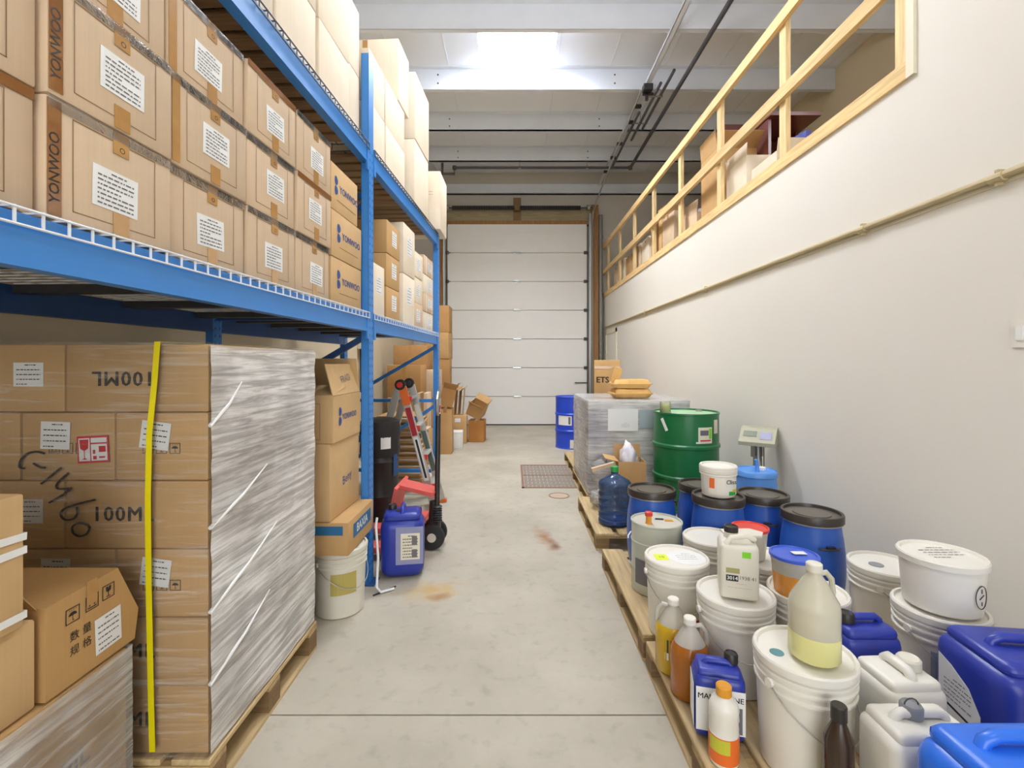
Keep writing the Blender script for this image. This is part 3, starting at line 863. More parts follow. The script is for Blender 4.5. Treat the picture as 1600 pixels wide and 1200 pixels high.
# near bay, lower level: five columns of taped export cartons, three high
edges = [0.70, 1.075, 1.455, 1.842, 2.215, 2.585]
words = ['leftmost', 'second', 'third', 'fourth', 'fifth']
for c in range(5):
    y0, y1 = edges[c] - RO.y, edges[c + 1] - RO.y - .006
    for r in range(3):
        h = .287; z = ZS1 + r * h
        w = y1 - y0
        t = shelf_carton(f'taped tan carton with address sheet, {ROWN[r]} row, {words[c]} column, lower shelf', y0, y1, z, h, .52, -.03, CB, 'export cartons on the lower shelf', 0.012)
        fx = .26 + .001
        part('printed_outline', outline(w * .66, h * .78), INKB, t, (fx, 0, h * .5), frot((1, 0, 0)))
        paper(t, (fx, random.uniform(-.01, .03), h * (.42 if r != 1 else .5)), (1, 0, 0), .135, .105, c + r, random.uniform(-.04, .04), nl=8, ink=INKG)
        for zz in (h - .034, .036):
            part('tape', cached('tapeend', lambda: MB().box(-.024, .024, -.03, .03, 0, .0012).mesh('tape')), TAPE, t, (fx, .01, zz), frot((1, 0, 0)))
        text('O', .022, INK, t, (fx + .002, .012, h - .05), (1, 0, 0))
        part('edge_tape', cached(('edget', round(w, 2)), lambda: MB().box(-w / 2 + .003, w / 2 - .004, -.013, .013, 0, .0014).mesh('edge_tape')), TAPED if (c + r) % 5 == 0 else GLOSSF, t, (fx, 0, h - .015), frot((1, 0, 0)))
        if c == 1 or (c, r) in ((0, 1), (2, 2), (2, 1)):
            part('corner_tape', cached(('cornert', c), lambda: MB().box(-.016, .016, -h / 2 + .01, h / 2 - .01, 0, .0013).mesh('corner_tape')), TAPED if c == 1 else TAPE, t, (fx, -w / 2 + .02, h / 2), frot((1, 0, 0)))
            if c == 1:
                text('YONWOO', .034, INK, t, (fx + .002, -w / 2 + .02, h * (.42 if r != 2 else .3)), (1, 0, 0), PI / 2, .004)
# printed cartons beside the upright
for r in range(3):
    h = .262; z = ZS1 + r * h
    t = shelf_carton(f'tan carton with blue swirl logo, {ROWN[r]} of three beside the upright', 2.60 - RO.y, 3.055 - RO.y if r < 2 else 2.99 - RO.y, z, h, .4, -.035, CBG, 'logo cartons beside the upright', .003)
    fx = .2015
    text('YONWOO', .056, INKBL, t, (fx, .055, h * .52), (1, 0, 0), 0, .012)
    b = MB()
    for dy, dz, s in ((0, .035, 1), (0, -.02, -1)):
        b.add([(s * .03 * math.cos(a) * (1 if math.cos(a) * s > 0 else .5), dz + .026 * math.sin(a), 0) for a in [2 * PI * k / 14 for k in range(14)]], [tuple(range(14))])
    part('logo', cached('swirl', lambda: b.mesh('logo')), INKBL, t, (fx, -.135, h * .52), frot((1, 0, 0)))
    part('print', cached('undline', lambda: MB().quad((-.14, -.002, 0), (.14, -.002, 0), (.14, .002, 0), (-.14, .002, 0)).mesh('print')), INKB, t, (fx, .02, h * .25), frot((1, 0, 0)))

# far bay, lower level
def plain(label, y0, y1, z, h, depth, front, m, group, lab=None, tape=True):
    t = shelf_carton(label, y0 - RO.y, y1 - RO.y, z, h, depth, front, m, group)
    fx = depth / 2 + .001; w = y1 - y0
    if tape:
        part('tape', cached(('tapev', round(h, 2)), lambda: MB().box(-.02, .02, -h / 2 + .01, h / 2 - .01, 0, .0012).mesh('tape')), TAPE, t, (0.0, -w / 2 - .0005 + .002, h / 2), frot((0, -1, 0)))
    if lab:
        paper(t, (fx, lab[0], h * lab[1]), (1, 0, 0), lab[2], lab[3], int(y0 * 10), nl=6, ink=INKG)
    return t
G2 = 'cartons in the far bay of the lower shelf'
z = ZS1
t = plain('pale short carton right behind the near upright on the lower shelf', 3.26, 3.52, z, .37, .3, -.04, CBL, G2, (0, .6, .12, .12), False)
for r in range(3):
    h = .255
    t = plain(f'brown carton with round end mark, {ROWN[r]} of its column, lower shelf far bay', 3.60, 3.94, z + r * h, h, .42, -.05, CBT, G2, (0.02, .55, .12, .12))
    text('O', .06, INK, t, (-.02, -.172, h * .5), (0, -1, 0))
for r in range(2):
    t = plain(f'tall cream carton with address label, {("lower", "upper")[r]} one in the far bay of the lower shelf', 3.99, 4.36, z + r * .43, .43, .45, -.03, CBL, G2, (0, .6, .15, .16))
for r in range(3):
    t = plain(f'light carton with white sheet, {ROWN[r]} of the narrow column in the far bay', 4.38, 4.72, z + r * .24, .24, .45, -.045, CBL if r else CB, G2, (0, .5, .14, .12))
for r in range(4):
    t = plain(f'flat tape banded carton, {("bottom", "second", "third", "topmost")[r]} layer at the far end of the lower shelf', 4.75, 5.17, z + r * .19, .19, .5, -.04, CB if r % 2 else CBL, G2, (.05, .5, .2, .1), False)
    for dy in (-.12, .12):
        part('band', cached('bandv', lambda: MB().box(-.008, .008, -.095, .093, 0, .0015).mesh('band')), PAPER, t, (.2512, dy, .095), frot((1, 0, 0)))

# upper level
G3 = 'pale cartons on the upper shelf'
def upper(label, y0, y1, z, h, front=-.03, m=CBL, depth=.55):
    return plain(label, y0, y1, z, h, depth, front, m, G3, None, True)
z = ZS2
for ci, (y0, y1) in enumerate(((1.15, 1.58), (1.60, 2.03), (2.05, 2.42), (2.44, 2.84))):
    for r in range(3):
        upper(f'pale carton near the camera on the upper shelf, {ROWN[r]} of the {ORD[ci]} column', y0, y1, z + r * .36, .36)
for r in range(2):
    upper(f'pale carton just before the near upright on the upper shelf, {("lower", "upper")[r]} one', 2.875, 3.075, z + r * .42, .42, -.004 - .055)
for r in range(2):
    upper(f'narrow pale carton just past the near upright on the upper shelf, {("lower", "upper")[r]} one', 3.19, 3.51, z + r * .35, .35)
    upper(f'wide pale carton in the far bay of the upper shelf, {("lower", "upper")[r]} one', 3.53, 4.03, z + r * .35, .35)
upper('large carton with brown near end lying on top of the upper shelf stack', 3.83, 4.14, z + .70, .50, -.02, CBL)
upper('pale carton at the bottom of the tallest stack on the upper shelf', 4.22, 4.74, z, .57, .01, CBL)
upper('white cased carton standing on top of the tallest stack on the upper shelf', 4.22, 4.74, z + .57, .60, .015, CBL)
upper('pale carton between the tallest stack and the overhanging one on the upper shelf', 4.77, 5.0, z, .5, -.05, CBL)
t = carton('tall cream carton with red lettering overhanging the far end of the upper shelf', .42, .42, .62, (-.985, 5.27, ZS2), -.02, CBL, G3)
text('POKALINS', .03, INKR, t, (-.03, -.212, .17), (0, -1, 0), 0, .004)
for zz in (.40, .37): part('print', cached('undline2', lambda: MB().quad((-.13, -.0015, 0), (.13, -.0015, 0), (.13, .0015, 0), (-.13, .0015, 0)).mesh('print')), INKB, t, (0, -.212, zz), frot((0, -1, 0)))
paper(t, (.03, -.2115, .56), (0, -1, 0), .1, .05, 1, nl=3)

# ================================================================== PALLETS
def pallet(label, x0, x1, y0, y1, z=.13, group='wooden pallets on the floor', nb=7):
    t = thing('pallet', label, 'pallet', ((x0 + x1) / 2, (y0 + y1) / 2, 0), 0, group)
    w, d = x1 - x0, y1 - y0
    bw = w / (nb + (nb - 1) * .28); gap = bw * .28
    dm = MB().rbox(bw, d, .02, .003, 1).mesh('deck_board')
    for i in range(nb): part('deck_board', dm, PALLET, t, (-w / 2 + bw / 2 + i * (bw + gap), 0, z - .02))
    sm = MB().box(-w / 2, w / 2, -.045, .045, 0, .018).mesh('cross_board')
    ys = (-d / 2 + .046, 0, d / 2 - .046)
    for y in ys: part('cross_board', sm, PALLETX, t, (0, y, z - .0385))
    bm_ = MB().box(-.05, .05, -.045, .045, 0, z - .0385 - .0165).mesh('block')
    for y in ys:
        for x in (-w / 2 + .05, 0, w / 2 - .05): part('block', bm_, OLDWOOD, t, (x, y, .016))
    bo = MB().box(-.05, .05, -d / 2, d / 2, 0, .0155).mesh('bottom_board')
    for x in (-w / 2 + .05, 0, w / 2 - .05): part('bottom_board', bo, PALLET, t, (x, 0, 0))
    return t
pallet('wooden pallet under the wrapped 100ml cartons', -2.12, -1.0, 1.56, 2.41, .14)
pallet('wooden pallet under the low wrapped carton at the lower left', -2.1, -1.19, .30, 1.50, .14)
pallet('nearest wooden pallet carrying pails and jerricans', .63, 1.86, 1.0, 2.25)
pallet('wooden pallet under the black lidded blue drums', .63, 1.86, 2.30, 3.36)
pallet('wooden pallet under the green drum and the water jug', .64, 1.86, 3.66, 4.68)
pallet('wooden pallet under the film wrapped load', .74, 1.86, 4.73, 5.92)
pallet('far wooden pallet with bare boards before the blue drum', .76, 1.86, 5.98, 7.05)

# ================================================================== WRAPPED STACK OF 100ML CARTONS
PZ = .14; RH = .229; X1 = -1.02; Y0 = 1.585
LONG, SHORT = .482, .315
GW = 'cartons in the wrapped stack'
rows = ['bottom', 'second', 'third', 'fourth', 'fifth', 'top']
def wcart(label, xa, xb, ya, yb, z):
    return carton(label, xb - xa - .004, yb - ya - .004, RH - .002, ((xa + xb) / 2, (ya + yb) / 2, z), random.uniform(-.004, .004), CBD if False else CBT, GW)
for r in range(6):
    z = PZ + r * RH; rn = rows[r]
    if r % 2 == 1 or r == 0:      # long sides to the front
        long_ = True
    if r in (5, 3, 1, 0):
        for k in range(2):
            xb = X1 - k * LONG; xa = xb - LONG
            t = wcart(f'wrapped carton with big 100ml print, {rn} row, {("corner", "inner")[k]} one of the long fronts', xa, xb, Y0, Y0 + SHORT, z)
            f = -(SHORT - .004) / 2 - .0015
            if k == 0:
                text('100ML', .068, INK, t, (-.045, f, RH * .5), (0, -1, 0), PI if r == 5 else 0, .012, 1.15)
            else:
                paper(t, (.12, f, RH * .55), (0, -1, 0), .1, .08, r, nl=5)
            if k == 0:
                paper(t, (.2405, -.02, RH * .55), (1, 0, 0), .075, .085, r, nl=6)
        t = wcart(f'wrapped carton in the {rn} row on the far half of the aisle side', X1 - SHORT, X1, Y0 + SHORT, Y0 + SHORT + LONG, z)
        paper(t, (SHORT / 2 - .001, .06, RH * .6), (1, 0, 0), .08, .1, r + 1, nl=6)
        if r == 0: text('100ML', .075, INKG, t, (SHORT / 2 - .001, -.05, RH * .4), (1, 0, 0), 0, .012, 1.1)
        if r == 3: text('100ML', .05, INKG, t, (SHORT / 2 - .001, .02, RH * .25), (1, 0, 0), 0, .008, 1.1)
    else:
        for k in range(3):
            xb = X1 - k * SHORT; xa = xb - SHORT
            t = wcart(f'wrapped carton with handling marks, {rn} row, {("corner", "middle", "inner")[k]} of the three short fronts', xa, xb, Y0, Y0 + LONG, z)
            f = -(LONG - .004) / 2 - .0015
            if k < 2:
                for i, g in enumerate(('arrows', 'glass', 'umbrella')): mark(g, .036, t, (-.045 + i * .045, f, RH * .47), (0, -1, 0))
                paper(t, (-.02 - .02 * k, f - .001, RH * .66), (0, -1, 0), .098, .092, r + k, -.13 if k == 0 else -.03, nl=5)
            if k == 0:
                paper(t, (SHORT / 2 - .001, -.1, RH * .5), (1, 0, 0), .08, .09, r, nl=6)
            if r == 4 and k == 1:      # red fragile sticker and marker writing
                o = part('fragile_sticker', sheet(.105, .09), INKR, t); o.matrix_basis = Matrix.Translation((.088, f - .003, RH * .46)) @ frot((0, -1, 0)).to_4x4() @ Matrix.Rotation(.05, 4, 'Z')
                part('print', cached('stk', lambda: MB().box(-.047, -.01, -.038, .038, .001, .0014).box(-.006, .047, .022, .038, .001, .0014).box(-.006, .047, -.038, .017, .001, .0014).mesh('print')), PAPER, o)
                b = MB(); b.add([(x, y, .0018) for x, y in ((-.044, .034), (-.042, .004), (-.03, -.004), (-.03, -.028), (-.038, -.033), (-.019, -.033), (-.027, -.028), (-.027, -.004), (-.015, .004), (-.013, .034))], [tuple(range(10))])
                b.quad((0, -.015, .0018), (.008, -.015, .0018), (.008, -.002, .0018), (0, -.002, .0018)); b.quad((.02, -.03, .0018), (.04, -.03, .0018), (.04, -.024, .0018), (.02, -.024, .0018)); b.quad((.02, -.01, .0018), (.043, -.01, .0018), (.043, .01, .0018), (.02, .01, .0018)); b.quad((0, -.034, .0018), (.012, -.034, .0018), (.012, -.022, .0018), (0, -.022, .0018))
                part('print', b, INKR, o)
        t = wcart(f'wrapped carton in the {rn} row on the far half of the aisle side, label showing', X1 - LONG, X1, Y0 + LONG, Y0 + LONG + SHORT, z)
        paper(t, (LONG / 2 - .001, .03, RH * .55), (1, 0, 0), .085, .1, r, nl=6)
        if r == 4:
            o = part('fragile_sticker', sheet(.1, .085), INKR, t); o.matrix_basis = Matrix.Translation((LONG / 2, -.06, RH * .4)) @ frot((1, 0, 0)).to_4x4() @ Matrix.Rotation(.1, 4, 'Z')
            part('print', cached('stk', None), PAPER, o)
# marker writing running down the front
def stroke(pts, r=.0035):
    q = []
    P_ = [pts[0]] + list(pts) + [pts[-1]]
    for i in range(1, len(P_) - 2):
        for k in range(5):
            t = k / 5; a, b_, c_, d_ = P_[i - 1], P_[i], P_[i + 1], P_[i + 2]
            q.append(tuple(.5 * (2 * b_[j] + (c_[j] - a[j]) * t + (2 * a[j] - 5 * b_[j] + 4 * c_[j] - d_[j]) * t * t + (3 * b_[j] - a[j] - 3 * c_[j] + d_[j]) * t ** 3) for j in range(2)))
    q.append(pts[-1])
    return MB().tube([(x, 0, z) for x, z in q], r, 5)
def pxf(px, py): 
    p = PX(px, py, Y0 - .006); return (p.x, p.z)
wr_ = thing('marker_writing', 'black hand written marker number running down the wrapped carton fronts', 'writing', (0, Y0 - .006, 0))
for pts in ([(69, 709), (58, 706), (42, 709), (32, 720), (31, 730), (38, 732)], [(52, 724), (62, 730), (70, 731)], [(95, 731), (80, 743), (64, 756)],
            [(107, 739), (92, 752), (88, 760), (93, 764), (111, 763)], [(111, 763), (95, 775), (77, 785)], [(148, 781), (120, 788), (100, 795), (95, 804), (102, 812), (114, 811), (121, 802), (120, 792)],
            [(138, 821), (125, 817), (114, 822), (114, 832), (124, 838), (135, 834), (140, 825), (136, 820)]):
    part('stroke', stroke([pxf(*p) for p in pts]), INK, wr_)

# stretch film round the stack: a slightly wavy skin a few millimetres off the cartons
def filmwrap(x0, x1, y0, y1, z0, z1, amp=.004, seed=1, nx=10, nz=26, top=False):
    rr = random.Random(seed); b = MB(); ring = []
    per = [(x0 + (x1 - x0) * i / nx, y0, 0, -1) for i in range(nx)] + [(x1, y0 + (y1 - y0) * i / nx, 1, 0) for i in range(nx)] + [(x1 - (x1 - x0) * i / nx, y1, 0, 1) for i in range(nx)] + [(x0, y1 - (y1 - y0) * i / nx, -1, 0) for i in range(nx)]
    n = len(per)
    for j in range(nz + 1):
        z = z0 + (z1 - z0) * j / nz
        for i, (x, y, a, c) in enumerate(per):
            k = rr.uniform(0, amp); corner = i % nx == 0
            if corner: a, c = {0: (-.5, -.5), 1: (.5, -.5), 2: (.5, .5), 3: (-.5, .5)}[i // nx]; k *= .5
            b.v.append((x + a * k, y + c * k, z + (rr.uniform(-.004, .004) if 0 < j < nz else 0)))
    for j in range(nz):
        for i in range(n):
            l = (i + 1) % n; b.f.append((j * n + i, j * n + l, (j + 1) * n + l, (j + 1) * n + i))
    if top: b.f.append(tuple(nz * n + i for i in range(n)))
    return b.mesh('stretch_wrap', True, 60)
wrap = thing('stretch_wrap', 'clear stretch film with white streaks wound round the 100ml cartons', 'film', (0, 0, 0))
part('film_skin', filmwrap(-2.02, X1 + .006, Y0 - .012, Y0 + .81, .1405, PZ + 6 * RH + .004, .006, 3), FILM, wrap)
b = MB(); rr = random.Random(4); ny, nz = 12, 30
for j in range(nz + 1):
    for i in range(ny + 1): b.v.append((X1 + .014 + rr.uniform(0, .006), Y0 - .012 + .82 * i / ny, .15 + (6 * RH - .015) * j / nz))
b.f = [(j * (ny + 1) + i, j * (ny + 1) + i + 1, (j + 1) * (ny + 1) + i + 1, (j + 1) * (ny + 1) + i) for j in range(nz) for i in range(ny)]
part('film_layers', b.mesh('film_layers', True, 60), FILMH, wrap)
# knotted film ropes at the front corner
for za, zb, L in ((1.24, 1.30, .16), (.90, .96, .34), (.62, .70, .42), (.38, .44, .36)):
    part('film_rope', MB().tube([(X1 + .012, Y0 - .012, za), (X1 + .022, Y0 + L * .5, za + (zb - za) * .6 + .03), (X1 + .02, Y0 + L, zb + .08)], [.007, .005, .002], 6), PAPER, wrap)
b = MB()
pts = [PX(246, 534, Y0 - .022), PX(241, 600, Y0 - .024), PX(233, 680, Y0 - .026), PX(231, 780, Y0 - .026), PX(232, 900, Y0 - .026), PX(236, 1100, Y0 - .026), PX(238, 1175, Y0 - .026)]
for p, q in zip(pts[:-1], pts[1:]): b.bar(p, q, .019, .0016, (0, 1, 0))
b.bar(pts[0], pts[0] + Vector((0, .8, .006)), .019, .0016, (0, 0, 1))
solo('yellow_strap', b, YELLOWS, 'bright yellow strap running down the front of the wrapped cartons', 'strap')

# ================================================================== LOWER LEFT CORNER
G4 = 'cartons at the lower left'
for k, (ya, yb) in enumerate(((.34, .92), (.93, 1.49))):
    t = carton('low wrapped carton in front of the stack, ' + ('far one under the tilted carton' if k else 'near one below the labelled carton'), .86, yb - ya, .418, (-1.645, (ya + yb) / 2, .14), 0, CBT, G4)
    text('100ML', .07, INKG, t, (.432, 0.05, .2), (1, 0, 0), 0, .01)
solo('stretch_wrap', filmwrap(-2.085, -1.205, .33, 1.498, .1405, .562, .006, 9, nz=12), film('stretch_film_medium', 0.8, lo=0.42, hi=0.66, base=0.3), 'stretch film around the low carton load at the lower left', 'film')
# tilted carton with handling marks: far corner cut back
t = thing('tilted_carton', 'ochre carton with handling marks and chinese print leaning before the strap', 'box', (-1.215, 1.23, .566))
b = MB(); prof = [(0, 0), (.29, 0), (.305, .09), (.225, .255), (0, .245)]
n = len(prof)
vs = [(0.0, y, z) for y, z in prof] + [(-.36, y, z) for y, z in prof]
b.add(vs, [tuple(range(n)), tuple(reversed(range(n, 2 * n)))] + [(i, n + i, n + (i + 1) % n, (i + 1) % n) for i in range(n)])
part('body', b, cardboard('cardboard_ochre', '#b9925e'), t)
b = MB(); b.add([(-.02, -.004, .245), (-.36, -.004, .245), (-.36, -.04, .30), (-.02, -.04, .30), (-.02, -.002, .24), (-.36, -.002, .24), (-.36, -.042, .296), (-.02, -.042, .296)], [(0, 1, 2, 3), (7, 6, 5, 4), (3, 2, 6, 7), (0, 3, 7, 4), (1, 5, 6, 2)])
part('flap', b, MATS['cardboard_ochre'], t)
for y, z, g in ((.075, .19, 'umbrella'), (.135, .195, 'arrows'), (.19, .20, 'glass')): mark(g, .042, t, (.0015, y, z), (1, 0, 0), 0)
text('数 量', .03, INK, t, (.0015, .10, .128), (1, 0, 0), 0); text('规 格', .03, INK, t, (.0015, .10, .088), (1, 0, 0), 0)
paper(t, (.0015, .19, .085), (1, 0, 0), .09, .105, 1, .04, nl=6, ink=INKG)
part('tape', MB().box(-.017, .017, -.035, .035, 0, .001), TAPE, t, (.0012, .135, .225), frot((1, 0, 0)))
# labelled carton left of it
t = carton('pale carton with large white shipping sheet at the lower left edge', .5, .5, .228, (-1.475, .965, .566), 0, CBG, G4, tape='x')
paper(t, (.2515, -.02, .11), (1, 0, 0), .19, .12, 2, .02, nl=7, ink=INKG)
mark('glass', .05, t, (.2515, .12, .13), (1, 0, 0)); 
# banded carton above it
t = carton('tan carton with white plastic bands at the left edge of the picture', .5, .46, .33, (-1.462, .945, .797), 0, CBG, G4)
for z in (.03, .19, .235):
    part('band', cached('bandx', lambda: MB().box(-.253, .253, -.233, -.231, -.009, .009).box(.251, .253, -.233, .233, -.009, .009).box(-.253, -.251, -.233, .233, -.009, .009).box(-.253, .253, .231, .233, -.009, .009).mesh('band')), PAPER, t, (0, 0, z), rot=(0, .0 if z < .2 else .06, 0) if z != .235 else (-.05, 0, 0))
part('tape', MB().box(-.25, .251, -.03, .03, .33, .3315), TAPE, t)

# ================================================================== PLASTIC CONTAINERS
def pail(label, x, y, z=.13, r=.152, h=.37, body=None, lid=None, group='white pails on the pallets', bail=True, lab=None, rz=0.0, spout=False, ribs=True):
    t = thing('pail', label, 'bucket', (x, y, z), rz, group)
    rb = r * .86; rt = r * .955
    def pr():
        q = [(rb - .008, 0), (rb, .006)]
        zz = h * .70
        rr = lambda zz: rb + (rt - rb) * zz / h
        if ribs:
            for zc in (h * .74, h * .82, h * .89):
                q += [(rr(zc - .008), zc - .008), (rr(zc) + .007, zc - .005), (rr(zc) + .007, zc + .002), (rr(zc + .006), zc + .006)]
        q += [(rt, h * .95), (rt, h - .012)]
        return MB().lathe(q, 32, cap1=False).mesh('body', True)
    part('body', cached(('pail', r, h, ribs), pr), body or HDPEW, t)
    def lm():
        return MB().lathe([(rt + .001, h - .03), (r, h - .028), (r + .001, h - .006), (r - .003, h), (r - .012, h), (r - .016, h - .010), (r * .4, h - .009), (0.002, h - .009)], 32, cap0=False, cap1=True).mesh('lid', True)
    part('lid', cached(('plid', r, h), lm), lid or body or HDPEW, t)
    if bail:
        b = MB(); pts = []
        for i in range(17):
            a = PI * i / 16
            pts.append((-(rt + .008) * math.cos(a), -(rt + .012) * math.sin(a) * .98 - 0.0, h * .80 - .14 * h / .37 * math.sin(a)))
        part('bail_handle', cached(('bail', r, h), lambda: b.tube(pts, .0022, 6).mesh('bail_handle', True)), STEEL, t)
        for s in (-1, 1): part('handle_ear', cached('ear', lambda: MB().lathe([(.014, -.006), (.014, .006)], 10).mesh('handle_ear')), body or HDPEW, t, (s * (rt + .006), 0, h * .80), frot((1, 0, 0)))
    if spout:
        part('spout_cap', MB().lathe([(.03, 0), (.03, .012), (.026, .016)], 18), CAPGR, t, (-.01, .05, h - .008))
    if lab:
        a0, a1, z0, z1, m = lab
        part('label', MB().patch(r * .93, a0, a1, z0, z1), m, t)
    return t
GP = 'white pails on the pallets'
t = pail('white pail with neon yellow sticker on its lid at the pallet edge', .805, 2.335)
part('lid_sticker', MB().box(-.075, -.015, -.03, .035, .361, .3625), YELLOWN, t, (-.03, 0.0, 0)); text('10', .03, INKG, t, (-.075, .0, .3632), (0, 0, 1))
part('lid_label', MB().lathe([(.09, .3612), (.09, .3618)], 24), PAPER, t, (.05, -.0, 0)); part('print', lines_mesh(.12, .08, 1, 4), INKG, t, (.05, .01, .3622))
part('side_label', MB().patch(.139, -PI / 2 + .15, -PI / 2 + .9, .08, .2), PAPERC, t); part('side_print', MB().patch(.1405, -PI / 2 + .25, -PI / 2 + .8, .085, .12), INKR, t)
pail('white pail behind the square jug, between the tin can and the blue drum', 1.09, 2.60, spout=False)
pail('white pail carrying the square numbered jug', .925, 1.975)
t = pail('nearest white pail with wire handle carrying the clear gallon jug', .963, 1.57, rz=.35)
part('lid_print', MB().lathe([(.022, .3612), (.022, .3618)], 16), mat('ink_teal', '#5f8f94', .6), t, (-.085, .03, 0))
pail('white pail under the blue lidded tub', 1.237, 1.993, lab=(-PI / 2 - .9, -PI / 2 + .3, .10, .19, INKG), bail=False)
pail('white pail under the red lidded tub', 1.24, 2.315, bail=False)
t = pail('white pail with grey disc on its lid beside the wall', 1.766, 2.25, rz=.8)
part('lid_disc', MB().lathe([(.03, .361), (.03, .364)], 18), CAPGR, t, (-.03, .03, 0))
pail('white pail at the bottom of the two pail stack by the wall', 1.674, 1.862, lab=(-PI / 2 - 1.1, -PI / 2 - .3, .05, .24, mat('label_bluegrey', '#9aa3b0', .6, var=.2, scale=30)), rz=0.2)
t = pail('short white tub with circled mark stacked on a pail by the wall', 1.68, 1.86, .501, .140, .205, ribs=False, bail=False)
b = MB(); a0 = -PI / 2 + .25
pts = [(.1335 * math.cos(a0 + .2 * math.cos(k)), .1335 * math.sin(a0 + .2 * math.cos(k)), .09 + .042 * math.sin(k)) for k in [2 * PI * i / 22 for i in range(22)]]
part('marker_circle', MB().tube(pts, .0016, 5, closed=True), INK, t)
for z0, z1, da in ((.105, .12, 0), (.083, .098, .08), (.06, .074, 0)):
    part('marker_stroke', MB().tube([(.1335 * math.cos(a0 - da), .1335 * math.sin(a0 - da), z0), (.1335 * math.cos(a0 + da), .1335 * math.sin(a0 + da), z1)], .0016, 5), INK, t)
part('lid_print', lines_mesh(.18, .12, 2, 5), INKG, t, (.02, .02, .1975))
t = pail('small white pail with green and yellow swoosh label on a drum lid', 1.25, 2.89, .6455, .108, .185, bail=False, rz=0)
part('label', MB().patch(.1022, -PI / 2 - .95, -PI / 2 + .95, .02, .125), HDPEW, t)
part('swoosh', MB().patch(.1030, -PI / 2 + .2, -PI / 2 + .75, .022, .045), CAPG, t); part('swoosh', MB().patch(.1032, -PI / 2 + .45, -PI / 2 + .9, .04, .055), mat('ink_yellow', '#d8c832', .5), t)
part('picture', MB().patch(.1030, -PI / 2 - .9, -PI / 2 - .6, .06, .12), ORANGE, t)
text('Cliss', .035, INK, t, (.035, -.1005, .10), (.2, -1, 0), 0, .006)
# clear tubs
def tub(label, x, y, z, r, h, lidm, liq=None, lh=.5, name='plastic_tub'):
    t = thing(name, label, 'tub', (x, y, z)); rb = r * .78
    part('wall', MB().lathe([(rb, 0), (rb + (r * .95 - rb) * .8, h * .8), (r * .93, h * .82), (r * .93, h - .01)], 28, cap1=False).mesh('wall', True), CLEAR, t)
    if liq: part('contents', MB().lathe([(rb + .0006, .0), (rb + .0008 + (r * .95 - rb) * lh, h * lh)], 28).mesh('contents', True), liq, t)
    part('lid', MB().lathe([(r * .94, h - .012), (r, h - .012), (r, h), (r - .008, h + .002), (r - .012, h - .004), (.002, h - .004)], 28, cap0=False).mesh('lid', True), lidm, t)
    return t
t = tub('clear tub of orange paste with a bright blue lid', 1.165, 1.965, .501, .093, .158, mat('lid_blue', '#3a5cc8', .35), ORLIQ, .55)
part('sticker', MB().box(-.005, .05, -.01, .02, .1585, .1595), PAPER, t)
tub('clear tub with a bright red lid behind the square jug', 1.165, 2.33, .501, .085, .145, REDP)
# funnel shaped scoop resting on the red lid
t = thing('funnel', 'cream plastic funnel lying behind the square jug', 'funnel', (1.06, 2.20, .501), 0)
part('cone', MB().lathe([(.075, 0), (.072, .03), (.04, .10), (.03, .105), (.03, .155), (.028, .155), (.026, .105)], 24, cap1=False).mesh('cone', True), HDPEC, t)
part('rim', MB().prism([(-.09, -.035), (.07, -.05), (.1, .0), (.06, .05), (-.08, .045)], .155, .163), HDPEC, t)

# open head drums with black lids
def lid_drum(label, x, y, z=.131, r=.158, h=.5, rz=0.0):
    t = thing('lidded_drum', label, 'drum', (x, y, z), rz, 'blue drums with black lids')
    def mk():
        q = [(r * .82, 0), (r * .86, .012)]
        for i in range(1, 12):
            u = i / 12; q.append((r * (.86 + .14 * math.sin(PI * min(u * 1.05, 1)) ** .7 if u < .95 else .86), h * .9 * u))
        q += [(r * .87, h * .9), (r * .86, h * .93), (r * .9, h * .935), (r * .9, h * .96)]
        return MB().lathe(q, 36, cap1=False).mesh('body', True, 50)
    part('body', cached(('ld', r, h), mk), HDPEB, t)
    part('lid', cached(('ldl', r, h), lambda: MB().lathe([(r * .91, h * .915), (r * .97, h * .92), (r * .97, h * .99), (r * .95, h + .002), (r * .87, h + .002), (r * .85, h - .012)], 36, cap0=False, cap1=False).mesh('lid', True)), LIDB, t)
    part('lid_top', cached(('ldt', r, h), lambda: MB().lathe([(r * .86, h - .0125), (r * .6, h - .012), (r * .58, h - .006), (r * .1, h - .005), (.002, h - .005)], 36, cap0=False).mesh('lid_top', True)), LIDBT, t)
    part('clamp_ring', cached(('ldr', r, h), lambda: MB().lathe([(r * .90, h * .90), (r * .945, h * .905), (r * .945, h * .915), (r * .9, h * .92)], 36, cap0=False, cap1=False).mesh('clamp_ring', True)), STEEL, t)
    for a in (-PI / 2 - .12, PI / 2 - .12):
        o = part('handle', cached('dhandle', lambda: MB().tube([(-.055, 0, 0), (-.035, .016, 0), (.035, .016, 0), (.055, 0, 0)], .006, 8).box(-.02, .02, .002, .02, -.004, .014).mesh('handle', True)), BLACKP, t)
        o.matrix_basis = Matrix.Translation((r * .985 * math.cos(a), r * .985 * math.sin(a), h * .70)) @ Matrix.Rotation(a - PI / 2, 4, 'Z')
    return t
lid_drum('black lidded blue drum at the pallet edge beside the water jug', .905, 3.10, rz=-.75)
lid_drum('mostly hidden black lidded blue drum behind the small labelled pail', 1.28, 3.22, rz=1.3)
lid_drum('black lidded blue drum carrying the small labelled pail', 1.25, 2.89, rz=-.05, h=.514)
lid_drum('black lidded blue drum in front of the light blue drum', 1.57, 2.985, rz=-.2)
lid_drum('black lidded blue drum nearest the wall and the camera', 1.65, 2.62, rz=.1)

